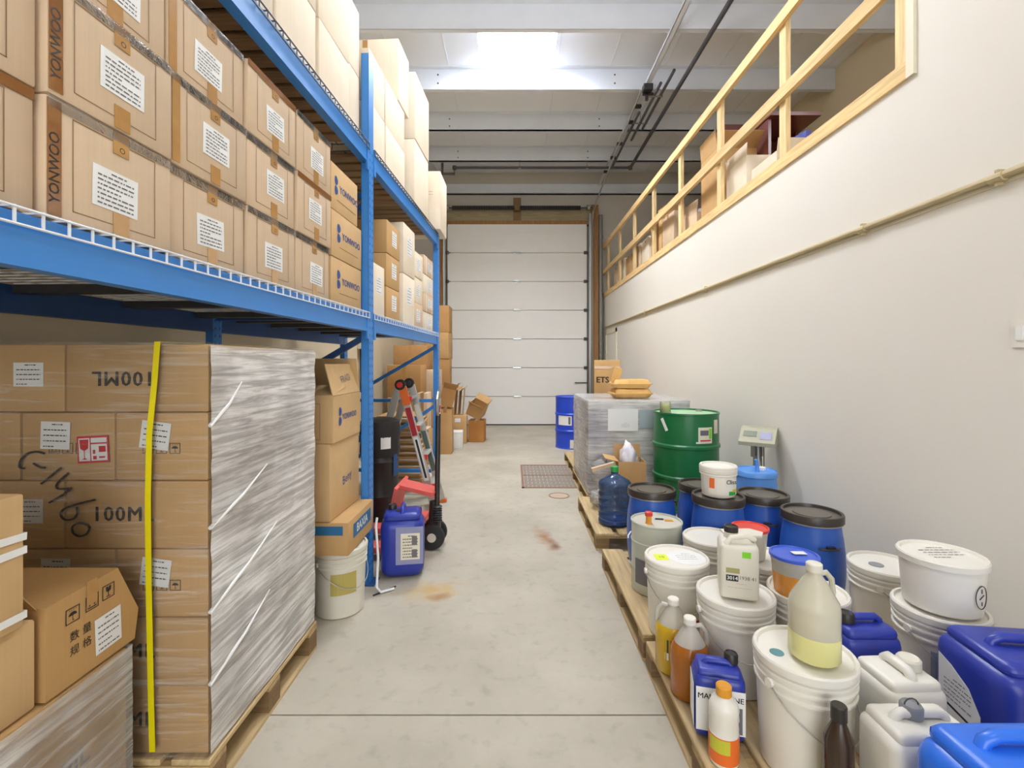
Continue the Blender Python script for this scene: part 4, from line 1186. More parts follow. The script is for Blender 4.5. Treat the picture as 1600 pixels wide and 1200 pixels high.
# steel drums
def steel_drum(label, x, y, z, m, lidm, rz=0.0, name='steel_drum'):
    t = thing(name, label, 'drum', (x, y, z), rz); r = .285; h = .875
    q = [(r - .012, .008), (r + .006, 0), (r + .006, .016), (r, .022)]
    for zc in (h * .34, h * .66): q += [(r, zc - .022), (r + .011, zc - .010), (r + .011, zc + .010), (r, zc + .022)]
    q += [(r, h - .02), (r + .006, h - .016), (r + .006, h), (r - .006, h), (r - .008, h - .014)]
    part('shell', MB().lathe(q, 48, cap1=False).mesh('shell', True), m, t)
    part('head', MB().lathe([(r - .008, h - .0145), (r * .7, h - .013), (.002, h - .013)], 48, cap0=False).mesh('head', True), lidm, t)
    for a, rr in ((.6, .03), (3.6, .018)): part('bung', MB().lathe([(rr, 0), (rr, .012), (rr * .7, .014)], 14), STEEL, t, (.2 * math.cos(a), .2 * math.sin(a), h - .013))
    return t
t = steel_drum('large green steel drum with shipping labels', 1.59, 4.37, .131, GREEN, GREENL)
R = .2865
def dl(a0, a1, z0, z1, m, dr=0.0, nm='label'): part(nm, MB().patch(R + dr, a0 - PI / 2, a1 - PI / 2, z0, z1), m, t)
dl(.02, .50, .62, .76, PAPERC); dl(-.05, .08, .62, .635, PAPER, .001); dl(.38, .47, .66, .75, LIME, .0015); dl(.08, .36, .69, .735, INKG, .0015, 'print'); dl(.08, .45, .64, .652, INKR, .0015, 'print'); dl(.60, .82, .70, .82, mat('label_pinkish', '#e3d3c4', .6))
o = part('hazard_label', MB().patch(R + .001, -.055, .055, -.06, .06), PAPER, t); o.matrix_basis = Matrix.Translation((0, 0, .77)) @ Matrix.Rotation(-PI / 2 - 1.02, 4, 'Z') @ Matrix.Rotation(.5, 4, 'X')
t = steel_drum('tall blue drum beside the overhead door', 1.02, 8.2, 0, DRUMB, DRUMB, .2, 'blue_drum')
part('label', MB().patch(.287, -PI / 2 - 1.25, -PI / 2 - .35, .40, .56), PAPER, t); part('label', MB().patch(.287, -PI / 2 - .45, -PI / 2 - .0, .0 + .02, .16), PAPERC, t); part('print', MB().patch(.288, -PI / 2 - .55, -PI / 2 - .42, .42, .54), INKG, t)
t = steel_drum('blue drum hidden behind the wrapped load, under the tall carton', 1.52, 7.75, 0, DRUMB, DRUMB, 0, 'blue_drum')
t = carton('tall carton with dark print standing behind the kraft sacks', .41, .36, .62, (1.53, 7.72, .876), -.2, CBT, tape='x')
text('ETS', .13, INK, t, (-.07, -.182, .30), (0, -1, 0), 0, .015); part('tape', MB().box(-.2, .2, -.02, .02, 0, .001), TAPE, t, (0, -.1815, .5), frot((0, -1, 0)))
# light blue drum with pump
t = thing('light_blue_drum', 'light blue plastic drum with a spout on top against the wall', 'drum', (1.80, 3.515, 0))
part('body', MB().lathe([(.13, 0), (.142, .015), (.142, .55), (.135, .60), (.135, .615), (.144, .62), (.144, .65), (.134, .66), (.128, .65), (.09, .648), (.002, .648)], 32).mesh('body', True, 50), HDPEL, t)
part('label', MB().patch(.1435, -PI / 2 - 1.2, -PI / 2 + .7, .18, .50), mat('label_palegrey', '#ccd2da', .5, var=.12, scale=30), t)
part('spout', MB().tube([(0, -.02, .648), (0, -.02, .69), (-.015, -.03, .74)], [.016, .013, .011], 10), HDPEL, t); part('bung', MB().lathe([(.026, 0), (.026, .02), (.02, .024)], 14), HDPEW, t, (.06, .03, .649))
# tin can
t = thing('tin_can', 'pale grey tin can with red topped spout on its lid', 'can', (.84, 2.78, .131))
part('body', MB().lathe([(.138, 0), (.142, .004), (.142, .13), (.146, .136), (.142, .142), (.142, .28), (.147, .286), (.142, .292), (.142, .385), (.147, .39), (.147, .398), (.138, .398), (.136, .388)], 36, cap1=False).mesh('body', True), TIN, t)
part('head', MB().lathe([(.137, .3885), (.002, .389)], 36, cap0=False), mat('tin_lid', '#d8d4c4', .4, metal=.2, var=.1), t)
part('spout', MB().lathe([(.02, 0), (.016, .01), (.016, .045)], 14), CAPY, t, (-.055, -.035, .389)); part('spout_cap', MB().lathe([(.022, .045), (.022, .065), (.016, .068)], 14), REDP, t, (-.055, -.035, .389))
part('lid_marks', MB().prism([(.0, .03), (.05, .02), (.055, .045), (.01, .055)], .3895, .391), BLACKP, t); part('lid_marks', MB().prism([(.05, .0), (.1, -.01), (.1, .02), (.055, .03)], .3895, .391), CAPY, t)
part('label', MB().patch(.1475, -PI / 2 - 1.2, -PI / 2 - .5, .06, .20), INKG, t)
part('bail_handle', MB().tube([(-.15, 0, .33), (-.175, -.04, .32), (-.18, -.06, .315)], .004, 6), WIRE, t)

# jerricans
def jerrican(label, w, d, h, x, y, z, rz, m, capm=None, group=None, cap=(-.3, 0), handle='y', r=None, name='jerrican', capr=.028, taper=.97):
    """moulded can: rounded body, recessed shoulder, bridge handle and screw cap"""
    t = thing(name, label, 'jerrican', (x, y, z), rz, group)
    r = r or min(w, d) * .2
    hb = h * .86
    part('body', MB().rbox(w, d, hb, r, 4, 0, 1.0).mesh('body', True, 60), m, t)
    part('shoulder', MB().rbox(w * .86, d * .86, h * .12, r * .55, 3, hb - h * .06).mesh('shoulder', True, 60), m, t)
    hl = (d if handle == 'y' else w) * .30; zt = h - .014
    z0 = hb + h * .05
    pts = [(-hl, z0 - .01), (-hl * .92, zt - .012), (-hl * .7, zt), (hl * .7, zt), (hl * .92, zt - .012), (hl, z0 - .01)]
    part('handle', MB().tube([(0 if handle == 'y' else a, a if handle == 'y' else 0, c) for a, c in pts], min(.016, min(w, d) * .09), 10).mesh('handle', True, 60), m, t)
    cx, cy = cap[0] * w, cap[1] * d
    part('neck', MB().lathe([(capr * .85, hb - .01), (capr * .85, z0 + .015)], 18, (cx, cy, 0)), m, t)
    part('cap', MB().lathe([(capr, z0 + .006), (capr, z0 + .032), (capr * .85, z0 + .038), (capr * .7, z0 + .034), (.001, z0 + .034)], 20, (cx, cy, 0)).mesh('cap', True), capm or BLACKP, t)
    for k in (.3, .62):
        part('moulded_rib', MB().rbox(w + .004, d + .004, .012, .003, 1, hb * k).mesh('moulded_rib', True), m, t) if min(w, d) > .2 else None
    return t
# blue can on the floor beside the upright
t = jerrican('blue jerrican with barcode sheet on the floor beside the blue upright', .29, .25, .47, -.765, 3.29, 0, .16, HDPEN, BLACKP, cap=(-.25, .1), r=.07)
t.children[0].name = 'body'
for o in list(t.children):
    if o.name.startswith('moulded_rib'): bpy.data.objects.remove(o)
part('document_pouch', MB().box(-.09, .09, -.125, .125, 0, .001), mat('pouch_grey', '#8f93b8', .3, var=.08), t, (.05, -.1258, .225), frot((0, -1, 0)))
o = paper(t, (.055, -.1275, .22), (0, -1, 0), .125, .175, 1, nl=8, ink=INKG, m=PAPERC)
part('barcode', MB().box(.01, .045, .01, .07, .001, .0018).box(.01, .045, -.075, -.02, .001, .0018), INKG, o)
part('drain_hollow', MB().lathe([(.03, 0), (.03, .004)], 16), BLACKP, t, (-.02, -.02, .43))
# mandarine can
t = jerrican('small blue topped jerrican with mandarine label between amber jug and pail', .17, .125, .26, .735, 1.705, .131, -.25, HDPEN, BLACKP, cap=(.28, .12), handle='x', r=.028, capr=.024)
part('label', MB().box(-.08, .08, -.075, .075, 0, .001), PAPER, t, (0, -.0633, .11), frot((0, -1, 0)))
text('MANDARINE', .026, INK, t, (.0, -.0648, .155), (0, -1, 0), 0, .008); part('print', MB().box(-.005, .07, -.07, .02, 0, .0004), INKG, t, (0, -.0645, .11), frot((0, -1, 0)))
part('side_label', MB().box(-.05, .05, -.075, .075, 0, .001), PAPER, t, (-.0858, 0, .11), frot((-1, 0, 0)))
t = jerrican('dark blue jerrican standing behind the clear gallon jug', .215, .145, .40, 1.285, 1.745, .131, 0, HDPEN, BLACKP, cap=(-.28, 0), handle='x', r=.04)
t = jerrican('white jerrican with flat disc cap behind the nearest pail', .19, .18, .36, 1.245, 1.535, .131, .05, HDPEW, HDPEC, cap=(.2, 0), handle='y', r=.03, capr=.034)
t = jerrican('white jerrican with grey ring cap in front of the clear jug', .25, .155, .355, 1.135, 1.325, .131, 0, HDPEW, CAPGR, cap=(-.06, .05), handle='x', r=.03, capr=.028)
part('pull_ring', MB().tube([(-.015 + .02 * math.cos(a), .008, .40 - .045 + .02 * math.sin(a)) for a in [2 * PI * i / 14 for i in range(14)]], .002, 5, closed=True), DARKST, t)
text('47', .025, INK, t, (-.09, .02, .308), (0, 0, 1), -.6)
t = jerrican('large violet blue jerrican with safety label against the right wall', .36, .30, .44, 1.66, 1.535, .131, -.12, HDPEN, CAPGR, cap=(.1, -.3), handle='x', r=.055, capr=.03)
for o in list(t.children):
    if o.name.startswith('moulded_rib'): bpy.data.objects.remove(o)
b = MB(); b.add([(0, x, z) for x, z in ((-.10, -.13), (.10, -.13), (.10, .06), (.06, .10), (-.02, .13), (-.10, .09))], [tuple(reversed(range(6)))])
o = part('label', MB().prism([(-.085, -.15), (.085, -.15), (.085, .0), (.04, .06), (-.03, .095), (-.085, .11)], 0, .001), PAPER, t, (-.1812, .02, .20), frot((-1, 0, 0)))
part('print', lines_mesh(.14, .09, 1, 6), INKG, o, (-.005, .015, .0016)); part('print', MB().prism([(-.085, -.045), (.08, -.06), (.08, -.052), (-.085, -.037)], .001, .0014), INK, o); part('print', MB().prism([(-.075, -.13), (-.045, -.13), (-.045, -.09), (-.075, -.09)], .001, .0014), INK, o)
t = jerrican('bright blue jerrican with pale label nearest the camera', .44, .21, .46, 1.225, 1.11, .131, 0, mat('plastic_bright_blue', '#2a6fe0', .3, var=.05), HDPEL, cap=(.36, .1), handle='x', r=.06, capr=.026)
for o in list(t.children):
    if o.name.startswith('moulded_rib'): bpy.data.objects.remove(o)
part('label', MB().box(-.12, .12, -.06, .08, 0, .001), mat('label_skyblue', '#8fb0ec', .4), t, (.03, -.1062, .25), frot((0, -1, 0)))
# square white jug with printed numbers
t = thing('square_jug', 'square white plastic jug with black cap and number label on a pail lid', 'jug', (.925, 1.955, .4995), -.32)
JW, JD, JH = .145, .135, .22
part('body', MB().rbox(JW, JD, JH, .018, 3).mesh('body', True, 50), HDPEC, t)
part('neck', MB().lathe([(.034, JH - .01), (.028, JH + .015), (.024, JH + .03)], 18, (-.02, .035, 0)).mesh('neck', True), HDPEC, t)
part('cap', MB().lathe([(.028, JH + .022), (.028, JH + .045), (.022, JH + .047), (.02, JH + .043)], 18, (-.02, .035, 0)), BLACKP, t)
part('handle', MB().tube([(-.05, -.05, JH - .005), (-.03, -.045, JH + .02), (.03, -.03, JH + .03), (.058, -.02, JH + .015), (.062, .03, JH - .005)], .011, 10).mesh('handle', True), HDPEC, t)
f = -JD / 2 - .0008
part('sticker', MB().box(-.016, .016, -.012, .012, 0, .0005), LIME, t, (.025, f, .185), frot((0, -1, 0)))
part('print', MB().box(-.05, -.005, -.012, .012, 0, .0005), INK, t, (0, f, .088), frot((0, -1, 0))); text('3014', .02, PAPER, t, (-.027, f - .0014, .088), (0, -1, 0), 0, .01)
text('1938 41', .02, INKG, t, (.03, f - .001, .092), (0, -1, 0)); part('print', MB().box(-.05, .0, -.01, .01, 0, .0005), mat('ink_olive', '#a39c66', .6), t, (0, f, .118), frot((0, -1, 0)))
part('print', lines_mesh(.11, .02, 1, 2), INKG, t, (0, f - .001, .06), frot((0, -1, 0))); part('side_print', lines_mesh(.09, .08, 2, 4), INKG, t, (-JW / 2 - .001, 0, .11), frot((-1, 0, 0)))

# gallon jugs
def gallon(label, x, y, z, liq, level, rz, capm, shell=None, group='gallon jugs'):
    t = thing('gallon_jug', label, 'jug', (x, y, z), rz, group); r = .074
    prof = [(r - .012, 0), (r, .01), (r, .165), (r * .95, .185), (r * .45, .25), (.021, .268), (.021, .285)]
    part('shell', cached('gal', lambda: MB().lathe(prof, 28, cap1=False).mesh('shell', True, 60)), shell or CLEAR, t)
    lp = [(r - .0116, -.0002), (r + .0006, .010)]
    for pr, pz in prof[2:]:
        if pz < level: lp.append((pr + .0006, pz))
    for (ra, za), (rb, zb) in zip(prof[1:-1], prof[2:]):
        if za < level <= zb: lp.append((ra + (rb - ra) * (level - za) / (zb - za) + .0006, level))
    part('liquid', MB().lathe(lp, 28).mesh('liquid', True, 60), liq, t)
    part('cap', cached('galcap', lambda: MB().lathe([(.024, .278), (.024, .300), (.021, .303)], 20).mesh('cap', True)), capm, t)
    part('handle', cached('galh', lambda: MB().tube([(.018, 0, .266), (.045, 0, .268), (.066, 0, .245), (.072, 0, .20), (.064, 0, .172)], .009, 8).mesh('handle', True)), shell or CLEAR, t)
    return t
gallon('gallon jug of amber liquid with white cap at the pallet edge', .706, 1.895, .131, AMBER, .205, .1, HDPEW)
t = gallon('gallon jug of yellow liquid with dark label behind the amber one', .692, 2.048, .131, YLIQ, .20, 2.6, HDPEW)
part('label', MB().patch(.0745, -PI / 2 - 3.4, -PI / 2 - 1.9, .10, .155), mat('label_darkgreen', '#3a4424', .5), t); part('label', MB().patch(.0745, -PI / 2 - 3.4, -PI / 2 - 1.9, .07, .10), PAPER, t)
gallon('gallon jug of pale liquid standing on the nearest pail lid', .975, 1.535, .4995, PALEY, .085, .2, HDPEC, CLEARW)
# small bottle with amber cap, dark bottle
t = thing('ribbed_bottle', 'white ribbed bottle with amber cap at the near pallet corner', 'bottle', (.70, 1.575, .131))
part('body', MB().lathe([(.044, 0), (.047, .008), (.047, .10), (.045, .105), (.047, .115), (.045, .135), (.048, .145), (.046, .165), (.048, .175), (.04, .20), (.022, .215), (.02, .225)], 24).mesh('body', True, 50), HDPEW, t)
part('label', MB().patch(.0478, -PI - .3, .3, .012, .098, 16), ORANGE, t); part('label_patch', MB().patch(.0482, -PI + .1, -PI / 2, .05, .095, 8), mat('label_olive', '#c3c23a', .5), t)
part('cap', MB().lathe([(.025, .218), (.025, .246), (.021, .25)], 22).mesh('cap', True), CAPY, t)
t = thing('dark_bottle', 'black capped dark bottle in front of the nearest pail', 'bottle', (.935, 1.36, .131))
part('body', MB().lathe([(.036, 0), (.038, .006), (.038, .24), (.02, .285), (.017, .30)], 22).mesh('body', True, 50), mat('bottle_brown', '#3a2a1e', .2), t)
part('cap', MB().lathe([(.021, .295), (.021, .335), (.018, .338)], 18).mesh('cap', True), BLACKP, t)

# water jug
t = thing('water_jug', 'clear blue water cooler bottle with green cap on the pallet corner', 'water bottle', (.835, 3.90, .131))
q = [(.115, 0), (.133, .015)]
for i in range(5): z = .05 + i * .055; q += [(.133, z - .012), (.126, z - .004), (.126, z + .004), (.133, z + .012)]
q += [(.135, .32), (.135, .335), (.12, .355), (.05, .395), (.03, .405), (.027, .43)]
part('bottle', MB().lathe(q, 36, cap1=False).mesh('bottle', True, 60), CLEARB, t); part('cap', MB().lathe([(.031, .425), (.031, .465), (.027, .468)], 20).mesh('cap', True), CAPG, t)
part('water', MB().lathe([(.112, .004), (.127, .02), (.127, .06)], 30), mat('water_blue', '#3b62b8', .15), t)

# ================================================================== WRAPPED LOAD
G6 = 'violet water bottles inside the film'
vq = [(.11, 0), (.125, .015)]
for i in range(5): z = .06 + i * .055; vq += [(.125, z - .012), (.118, z - .004), (.118, z + .004), (.125, z + .012)]
vq += [(.126, .34), (.11, .37), (.045, .40), (.028, .41), (.028, .44)]
vm = MB().lathe(vq, 24, cap1=True).mesh('bottle', True, 60)
for lv in range(2):
    for k in range(4):
        t = thing('water_bottle', f'violet water bottle in the wrapped load, {("lower", "upper")[lv]} layer, {ORD[k]} from the front', 'water bottle', (.90, 4.90 + k * .262, .131 + lv * .445), 0, G6)
        part('bottle', vm, JUGV, t); part('cap', cached('vcap', lambda: MB().lathe([(.031, .43), (.031, .443)], 14).mesh('cap')), HDPEW, t)
for lv in range(4):
    t = carton(f'grey carton layer inside the wrapped load, {("bottom", "second", "third", "topmost")[lv]} one', .70, 1.06, .222, (1.405, 5.31, .131 + lv * .223), 0, cardboard('cardboard_grey', '#bdbcb8') if lv == 0 else MATS['cardboard_grey'])
t = carton('flat grey cover sheet closing the top of the wrapped load', 1.0, 1.1, .03, (1.262, 5.32, 1.026), 0, MATS['cardboard_grey'], name='cover_board', cat='board')
solo('stretch_wrap', filmwrap(.755, 1.77, 4.752, 5.90, .14, 1.07, .02, 5, nx=14, nz=24, top=True), FILMB, 'wrinkled milky stretch film around the load behind the green drum', 'film')
sh = thing('document_sheet', 'white document sheets stuck to the front of the wrapped load', 'paper', (1.10, 4.727, .88), 0)
part('sheet', MB().box(-.155, .145, 0, .002, -.11, .11), PAPER, sh); part('sheet', MB().box(.16, .36, 0, .002, -.08, .1), mat('pouch_clear', '#a9b4b8', .3), sh)
part('print', lines_mesh(.1, .05, 1, 4), INKG, sh, (.02, -.001, -.05), frot((0, -1, 0)))
def sack(label, x, y, z, rz):
    b = MB(); nx, ny = 14, 10; w, d, h = .40, .28, .095
    for s in (1, 0):
        for j in range(ny + 1):
            for i in range(nx + 1):
                u, v = i / nx * 2 - 1, j / ny * 2 - 1
                k = max(0, 1 - abs(u) ** 12) ** .4 * max(0, 1 - abs(v) ** 10) ** .4
                zz = h * .5 + (h * .5 if s else -h * .5) * k + random.uniform(-.004, .004) * k
                b.v.append((u * w / 2, v * d / 2, max(0.0, zz)))
    n = (nx + 1) * (ny + 1)
    for s in range(2):
        for j in range(ny):
            for i in range(nx):
                a = s * n + j * (nx + 1) + i; f = (a, a + 1, a + nx + 2, a + nx + 1); b.f.append(f if s == 0 else f[::-1])
    t = thing('kraft_sack', label, 'sack', (x, y, z), rz, 'kraft paper sacks')
    part('bag', b.mesh('bag', True, 50), KRAFT, t)
    part('stitched_end', MB().box(-w / 2 - .015, -w / 2 + .01, -d / 2 + .01, d / 2 - .01, h * .44, h * .56), KRAFT, t); part('stitched_end', MB().box(w / 2 - .01, w / 2 + .012, -d / 2 + .01, d / 2 - .01, h * .44, h * .56), KRAFT, t)
    return t
sack('folded kraft paper sack lying directly on the wrapped load', 1.27, 5.15, 1.076, .08)
t = sack('folded kraft paper sack lying on top of the other sack', 1.265, 5.155, 1.177, .02)
part('folded_neck', MB().bar((-.17, -.05, .06), (-.13, -.03, .22), .09, .02, (0, 1, 0)), KRAFT, t)

# carton with plastic bags in front of the load
t = open_carton('open kraft carton stuffed with white plastic bags before the green drum', .25, .25, .42, (1.085, 4.42, .131), -.05, CBT, (('+y', 0.05), ('-x', 1.35)))
def blob(name, r, seed, m, parent, loc, sc=(1, 1, 1)):
    rr = random.Random(seed); bm = bmesh.new(); bmesh.ops.create_icosphere(bm, subdivisions=3, radius=r)
    for v in bm.verts:
        n = v.co.normalized(); k = .82 + .18 * math.sin(9 * n.x + seed) * math.sin(8 * n.y + 2 * seed) + rr.uniform(-.05, .05) + .18 * max(0, n.z) ** 6
        v.co = Vector((n.x * r * k * sc[0], n.y * r * k * sc[1], n.z * r * k * sc[2]))
    zmin = min(v.co.z for v in bm.verts)
    for v in bm.verts: v.co.z -= zmin
    me = bpy.data.meshes.new(name); bm.to_mesh(me); bm.free(); me.shade_smooth()
    return part(name, me, m, parent, loc)
def bag(label, r, seed, m, loc, sc):
    o = blob('plastic_bag', r, seed, m, None, loc, sc); o['label'] = label; o['category'] = 'plastic bag'; o['group'] = 'plastic bags'; return o
bag('white knotted plastic bag hanging out of the open kraft carton', .12, 3, BAGW, (1.065, 4.40, .40), (.72, .8, 1.35))
bag('small white plastic bag inside the open kraft carton', .085, 8, BAGW, (1.155, 4.50, .42), (.5, .45, 1))
bag('clear crumpled plastic bag on the pallet before the wrapped load', .13, 5, BAGC, (.825, 4.45, .30), (.9, .9, 1.0))
bag('clear crumpled plastic bag below the other clear bag', .12, 11, BAGC, (.80, 4.33, .131), (1, 1, .75))
for i, (x, y, z, a) in enumerate(((.815, 4.27, .50, .25), (.87, 4.24, .33, .45))):
    t = thing('cardboard_strip', 'folded strip of cardboard beside the kraft carton, ' + ('upper one' if i == 0 else 'lower one'), 'cardboard', (x, y, z), .1, None, (0, -a, .1))
    part('strip', MB().box(-.11, .11, -.02, .02, 0, .03), CB, t); part('fold', MB().box(.10, .112, -.02, .02, -.03, .03), CB, t)
# jar on the green drum
t = thing('yellow_jar', 'small clear jar of yellow liquid on the green drum', 'jar', (1.385, 4.315, .9965))
part('glass', MB().lathe([(.045, 0), (.048, .005), (.048, .10), (.045, .10)], 20, cap1=False).mesh('glass', True), CLEARJ, t); part('contents', MB().lathe([(.042, .004), (.044, .07)], 20), mat('liquid_lime', '#d6d21e', .3), t)

# platform scale
t = thing('platform_scale', 'grey digital scale head on a steel column against the right wall', 'scale', (1.98, 3.85, 0), .35)
part('foot', MB().rbox(.16, .2, .03, .006, 1), DARKST, t); part('column', MB().box(-.02, .02, -.02, .02, .03, .78), STEEL, t)
part('column_fork', MB().box(-.05, -.035, -.015, .015, .70, .80).box(.035, .05, -.015, .015, .70, .80).box(-.05, .05, -.015, .015, .69, .70), STEEL, t)
hd = MB(); prof = [(-.11, -.03), (.07, -.02), (.11, .02), (.11, .07), (.07, .11), (-.0, .10), (-.115, .0)]
n = len(prof); hd.add([(-.13, y, z) for y, z in prof] + [(.13, y, z) for y, z in prof], [tuple(reversed(range(n))), tuple(range(n, 2 * n))] + [(i, (i + 1) % n, n + (i + 1) % n, n + i) for i in range(n)])
hh = part('head', hd, SCALEG, t, (0, -.02, .82), (0, 0, -1.0))
nn = Vector((0, -.10, .115)).normalized()
part('screen', MB().box(-.05, .05, -.028, .028, 0, .002), SCREEN, hh, (-.055, -.05 , .059), frot((0, -.66, .75))); part('keypad', MB().box(-.04, .04, -.045, .03, 0, .002), mat('keypad_blue', '#9a9ab8', .4), hh, (.06, -.055, .055), frot((0, -.66, .75)))
for i in range(3): part('cable', MB().tube([(-.03 + i * .03, -.04, .79), (-.05 + i * .03, -.06, .70), (-.02 + i * .02, -.05, .60), (0, -.02, .45)], .004, 6), RUBBER if i else WIRE, t)

# ================================================================== LEFT MIDDLE: CARTONS ON PAILS
pail('dirty white pail with tape at the foot of the carton tower', -1.025, 2.80, 0, .158, .385, HDPEC, HDPEC, lab=(-PI / 2 - 1.0, -PI / 2 + .0, .14, .26, mat('tape_mustard', '#b5a55a', .5)), group='pails under the carton tower', rz=1.0)
pail('dirty white pail half hidden behind the wrapped cartons', -1.36, 2.87, 0, .158, .385, HDPEC, HDPEC, group='pails under the carton tower', bail=False)
G7 = 'cartons stacked on the pails'
t = carton('flat carton with blue printed panels lying on the dirty pails', .52, .46, .185, (-1.165, 2.83, .387), 0, CBT, G7, tape='y')
part('blue_panel', MB().box(-.2, .2, -.025, .025, 0, .001), mat('ink_teal_blue', '#2c6c98', .5), t, (.03, -.2312, .14), frot((0, -1, 0))); part('blue_panel', MB().box(-.14, .0, -.03, .02, 0, .001), MATS['ink_teal_blue'], t, (.06, -.2312, .06), frot((0, -1, 0)))
part('blue_panel', MB().box(-.15, .17, -.05, .03, 0, .001), MATS['ink_teal_blue'], t, (.2612, 0, .12), frot((1, 0, 0))); text('BAXIA', .07, PAPER, t, (.2630, 0, .11), (1, 0, 0), 0, .01)
t = carton('tall plain carton with scrawled name in the middle of the tower', .36, .46, .43, (-1.18, 2.83, .574), -.02, CBG, G7, tape='y')
text('Beny', .075, INKBL, t, (.1815, .02, .19), (1, 0, 0), .15)
t = open_carton('open logo carton with raised flap at the top of the tower', .38, .46, .26, (-1.18, 2.83, 1.006), .0, CBG, (('+x', -.25), ('-x', .7), ('+y', -.3), ('-y', -1.35)), G7)
text('YONWOO', .05, INKBL, t, (.1915, .03, .13), (1, 0, 0), 0.0, .01); part('logo', MESH['swirl'], INKBL, t, (.1915, -.13, .13), frot((1, 0, 0)))
paper(t, (-.10, -.2315, .12), (0, -1, 0), .13, .13, 1, nl=3); part('printed_outline', outline(.2, .2), INKB, t, (.02, -.2312, .12), frot((0, -1, 0)))
text('FRAGI', .06, INKG, t, (.171, .02, .35), (.97, 0, .25), .1)
# hose and stick
b = MB().tube([(-.88, 3.06, .45), (-.885, 3.05, .40), (-.865, 3.03, .2), (-.865, 3.0, .03), (-.83, 2.97, .012), (-.76, 3.02, .012)], .008, 8)
solo('white_hose', b, WIRE, 'thin white hose hanging in front of the upright foot', 'hose')
solo('black_stick', MB().tube([(-.87, 2.94, .006), (-.76, 3.06, .006)], .005, 6), RUBBER, 'thin black stick lying on the floor by the jerrican', 'stick')

# ================================================================== PALLET JACK, LADDER, BARREL, FLATTENED CARTONS
t = thing('pallet_jack', 'hand pallet jack with tall black handle and faded red frame', 'pallet jack', (-.63, 3.74, 0), 0)
part('handle_bar', MB().tube([(.03, -.02, .25), (.035, -.02, .60), (.04, -.02, 1.05)], .02, 10), BLACKP, t)
part('handle_loop', MB().tube([(.04, -.02, 1.03), (.04, -.075, 1.08), (.04, -.085, 1.17), (.04, -.04, 1.215), (.04, .0, 1.215), (.04, .05, 1.17), (.04, .04, 1.08)], .013, 10, closed=True), STEEL, t)
part('lever', MB().tube([(.05, -.02, 1.06), (.06, -.05, 1.12)], .006, 6), PINK, t)
part('pump_body', MB().lathe([(.055, .09), (.06, .1), (.06, .2), (.04, .22), (.03, .36), (.025, .36)], 18), BLACKP, t, (0, 0, 0))
b = MB()
for i in range(7): b.lathe([(.03, 0), (.04, .008), (.03, .016)], 14, (.035, -.03, .21 + i * .018))
part('spring', b, DARKST, t)
for s in (-.065, .065):
    w = part('steer_wheel', MB().lathe([(.05, -.025), (.095, -.02), (.1, 0), (.095, .02), (.05, .025)], 24).mesh('steer_wheel', True), RUBBER, t, (0, s, .1), frot((0, 1, 0)))
    part('hub', MB().lathe([(.035, -.028), (.035, .028)], 14), HDPEC, w)
b = MB()
b.add([(-.29, -.2, .28), (-.29, .2, .28), (-.24, .2, .5), (-.24, -.2, .5), (-.31, -.2, .28), (-.31, .2, .28), (-.26, .2, .515), (-.26, -.2, .515)], [(0, 1, 2, 3), (7, 6, 5, 4), (0, 3, 7, 4), (1, 5, 6, 2), (3, 2, 6, 7), (0, 4, 5, 1)])
part('back_plate', b, PINK, t); part('top_arm', MB().bar((-.25, 0, .495), (.02, 0, .43), .2, .03), PINK, t); part('fork_head', MB().box(-.30, -.08, -.26, .26, .09, .2).box(-.32, -.28, -.2, .2, .2, .30), PINK, t)
for y in (-.2, .2):
    part('fork', MB().rbox(1.05, .15, .05, .012, 2).mesh('fork', True), PINK, t, (-.68, y, .05)); part('load_roller', MB().lathe([(.035, -.04), (.035, .04)], 14), HDPEC, t, (-1.1, y, .036), frot((0, 1, 0)))

lt = thing('folding_ladder', 'folding aluminium ladder with orange and red trim standing open under the rack', 'ladder', (-1.08, 4.72, 0), 0)
HT = 1.24
for s in (-.19, .19):
    y = s
    for sx, m in ((1, ALU), (-1, ALU)):
        top_, bt = Vector((.015 * sx, y, HT)), Vector((.34 * sx, y * 1.12, .03))
        r = part('rail', MB().bar(top_, bt, .03, .065, (1, 0, .3)), m, lt)
        part('foot', MB().bar(bt + (top_ - bt) * .0, bt + Vector((.01 * sx, 0, -.028)), .05, .085, (1, 0, 0)), ORANGE if sx > 0 else RUBBER, r)
    d = (Vector((.34, y * 1.12, .03)) - Vector((.015, y, HT)))
    o_ = Vector((.015, y, HT))
    part('rail_sleeve', MB().bar(o_ + d * .02, o_ + d * .16, .036, .072, (1, 0, .3)), ORANGE if s < 0 else ALU, lt)
    part('rail_panel', MB().bar(o_ + d * .18, o_ + d * .40, .034, .05, (1, 0, .3)), mat('ladder_red', '#a8242c', .4) if s < 0 else HDPEC, lt)
    part('rail_panel', MB().bar(o_ + d * .41, o_ + d * .75, .034, .045, (1, 0, .3)), PAPER if s < 0 else mat('ladder_green_grey', '#5d6a60', .5), lt)
    part('hinge', MB().lathe([(.05, -.025), (.055, 0), (.05, .025)], 16), BLACKP, lt, (0, y, HT), frot((0, 1, 0)))
    part('hinge_knob', MB().lathe([(.028, -.04), (.028, .04)], 12), REDP if s < 0 else DARKST, lt, (0, y, HT), frot((0, 1, 0)))
    part('lettering_strip', MB().bar(o_ + d * .43, o_ + d * .73, .036, .02, (1, 0, .3)), INK, lt) if s < 0 else None
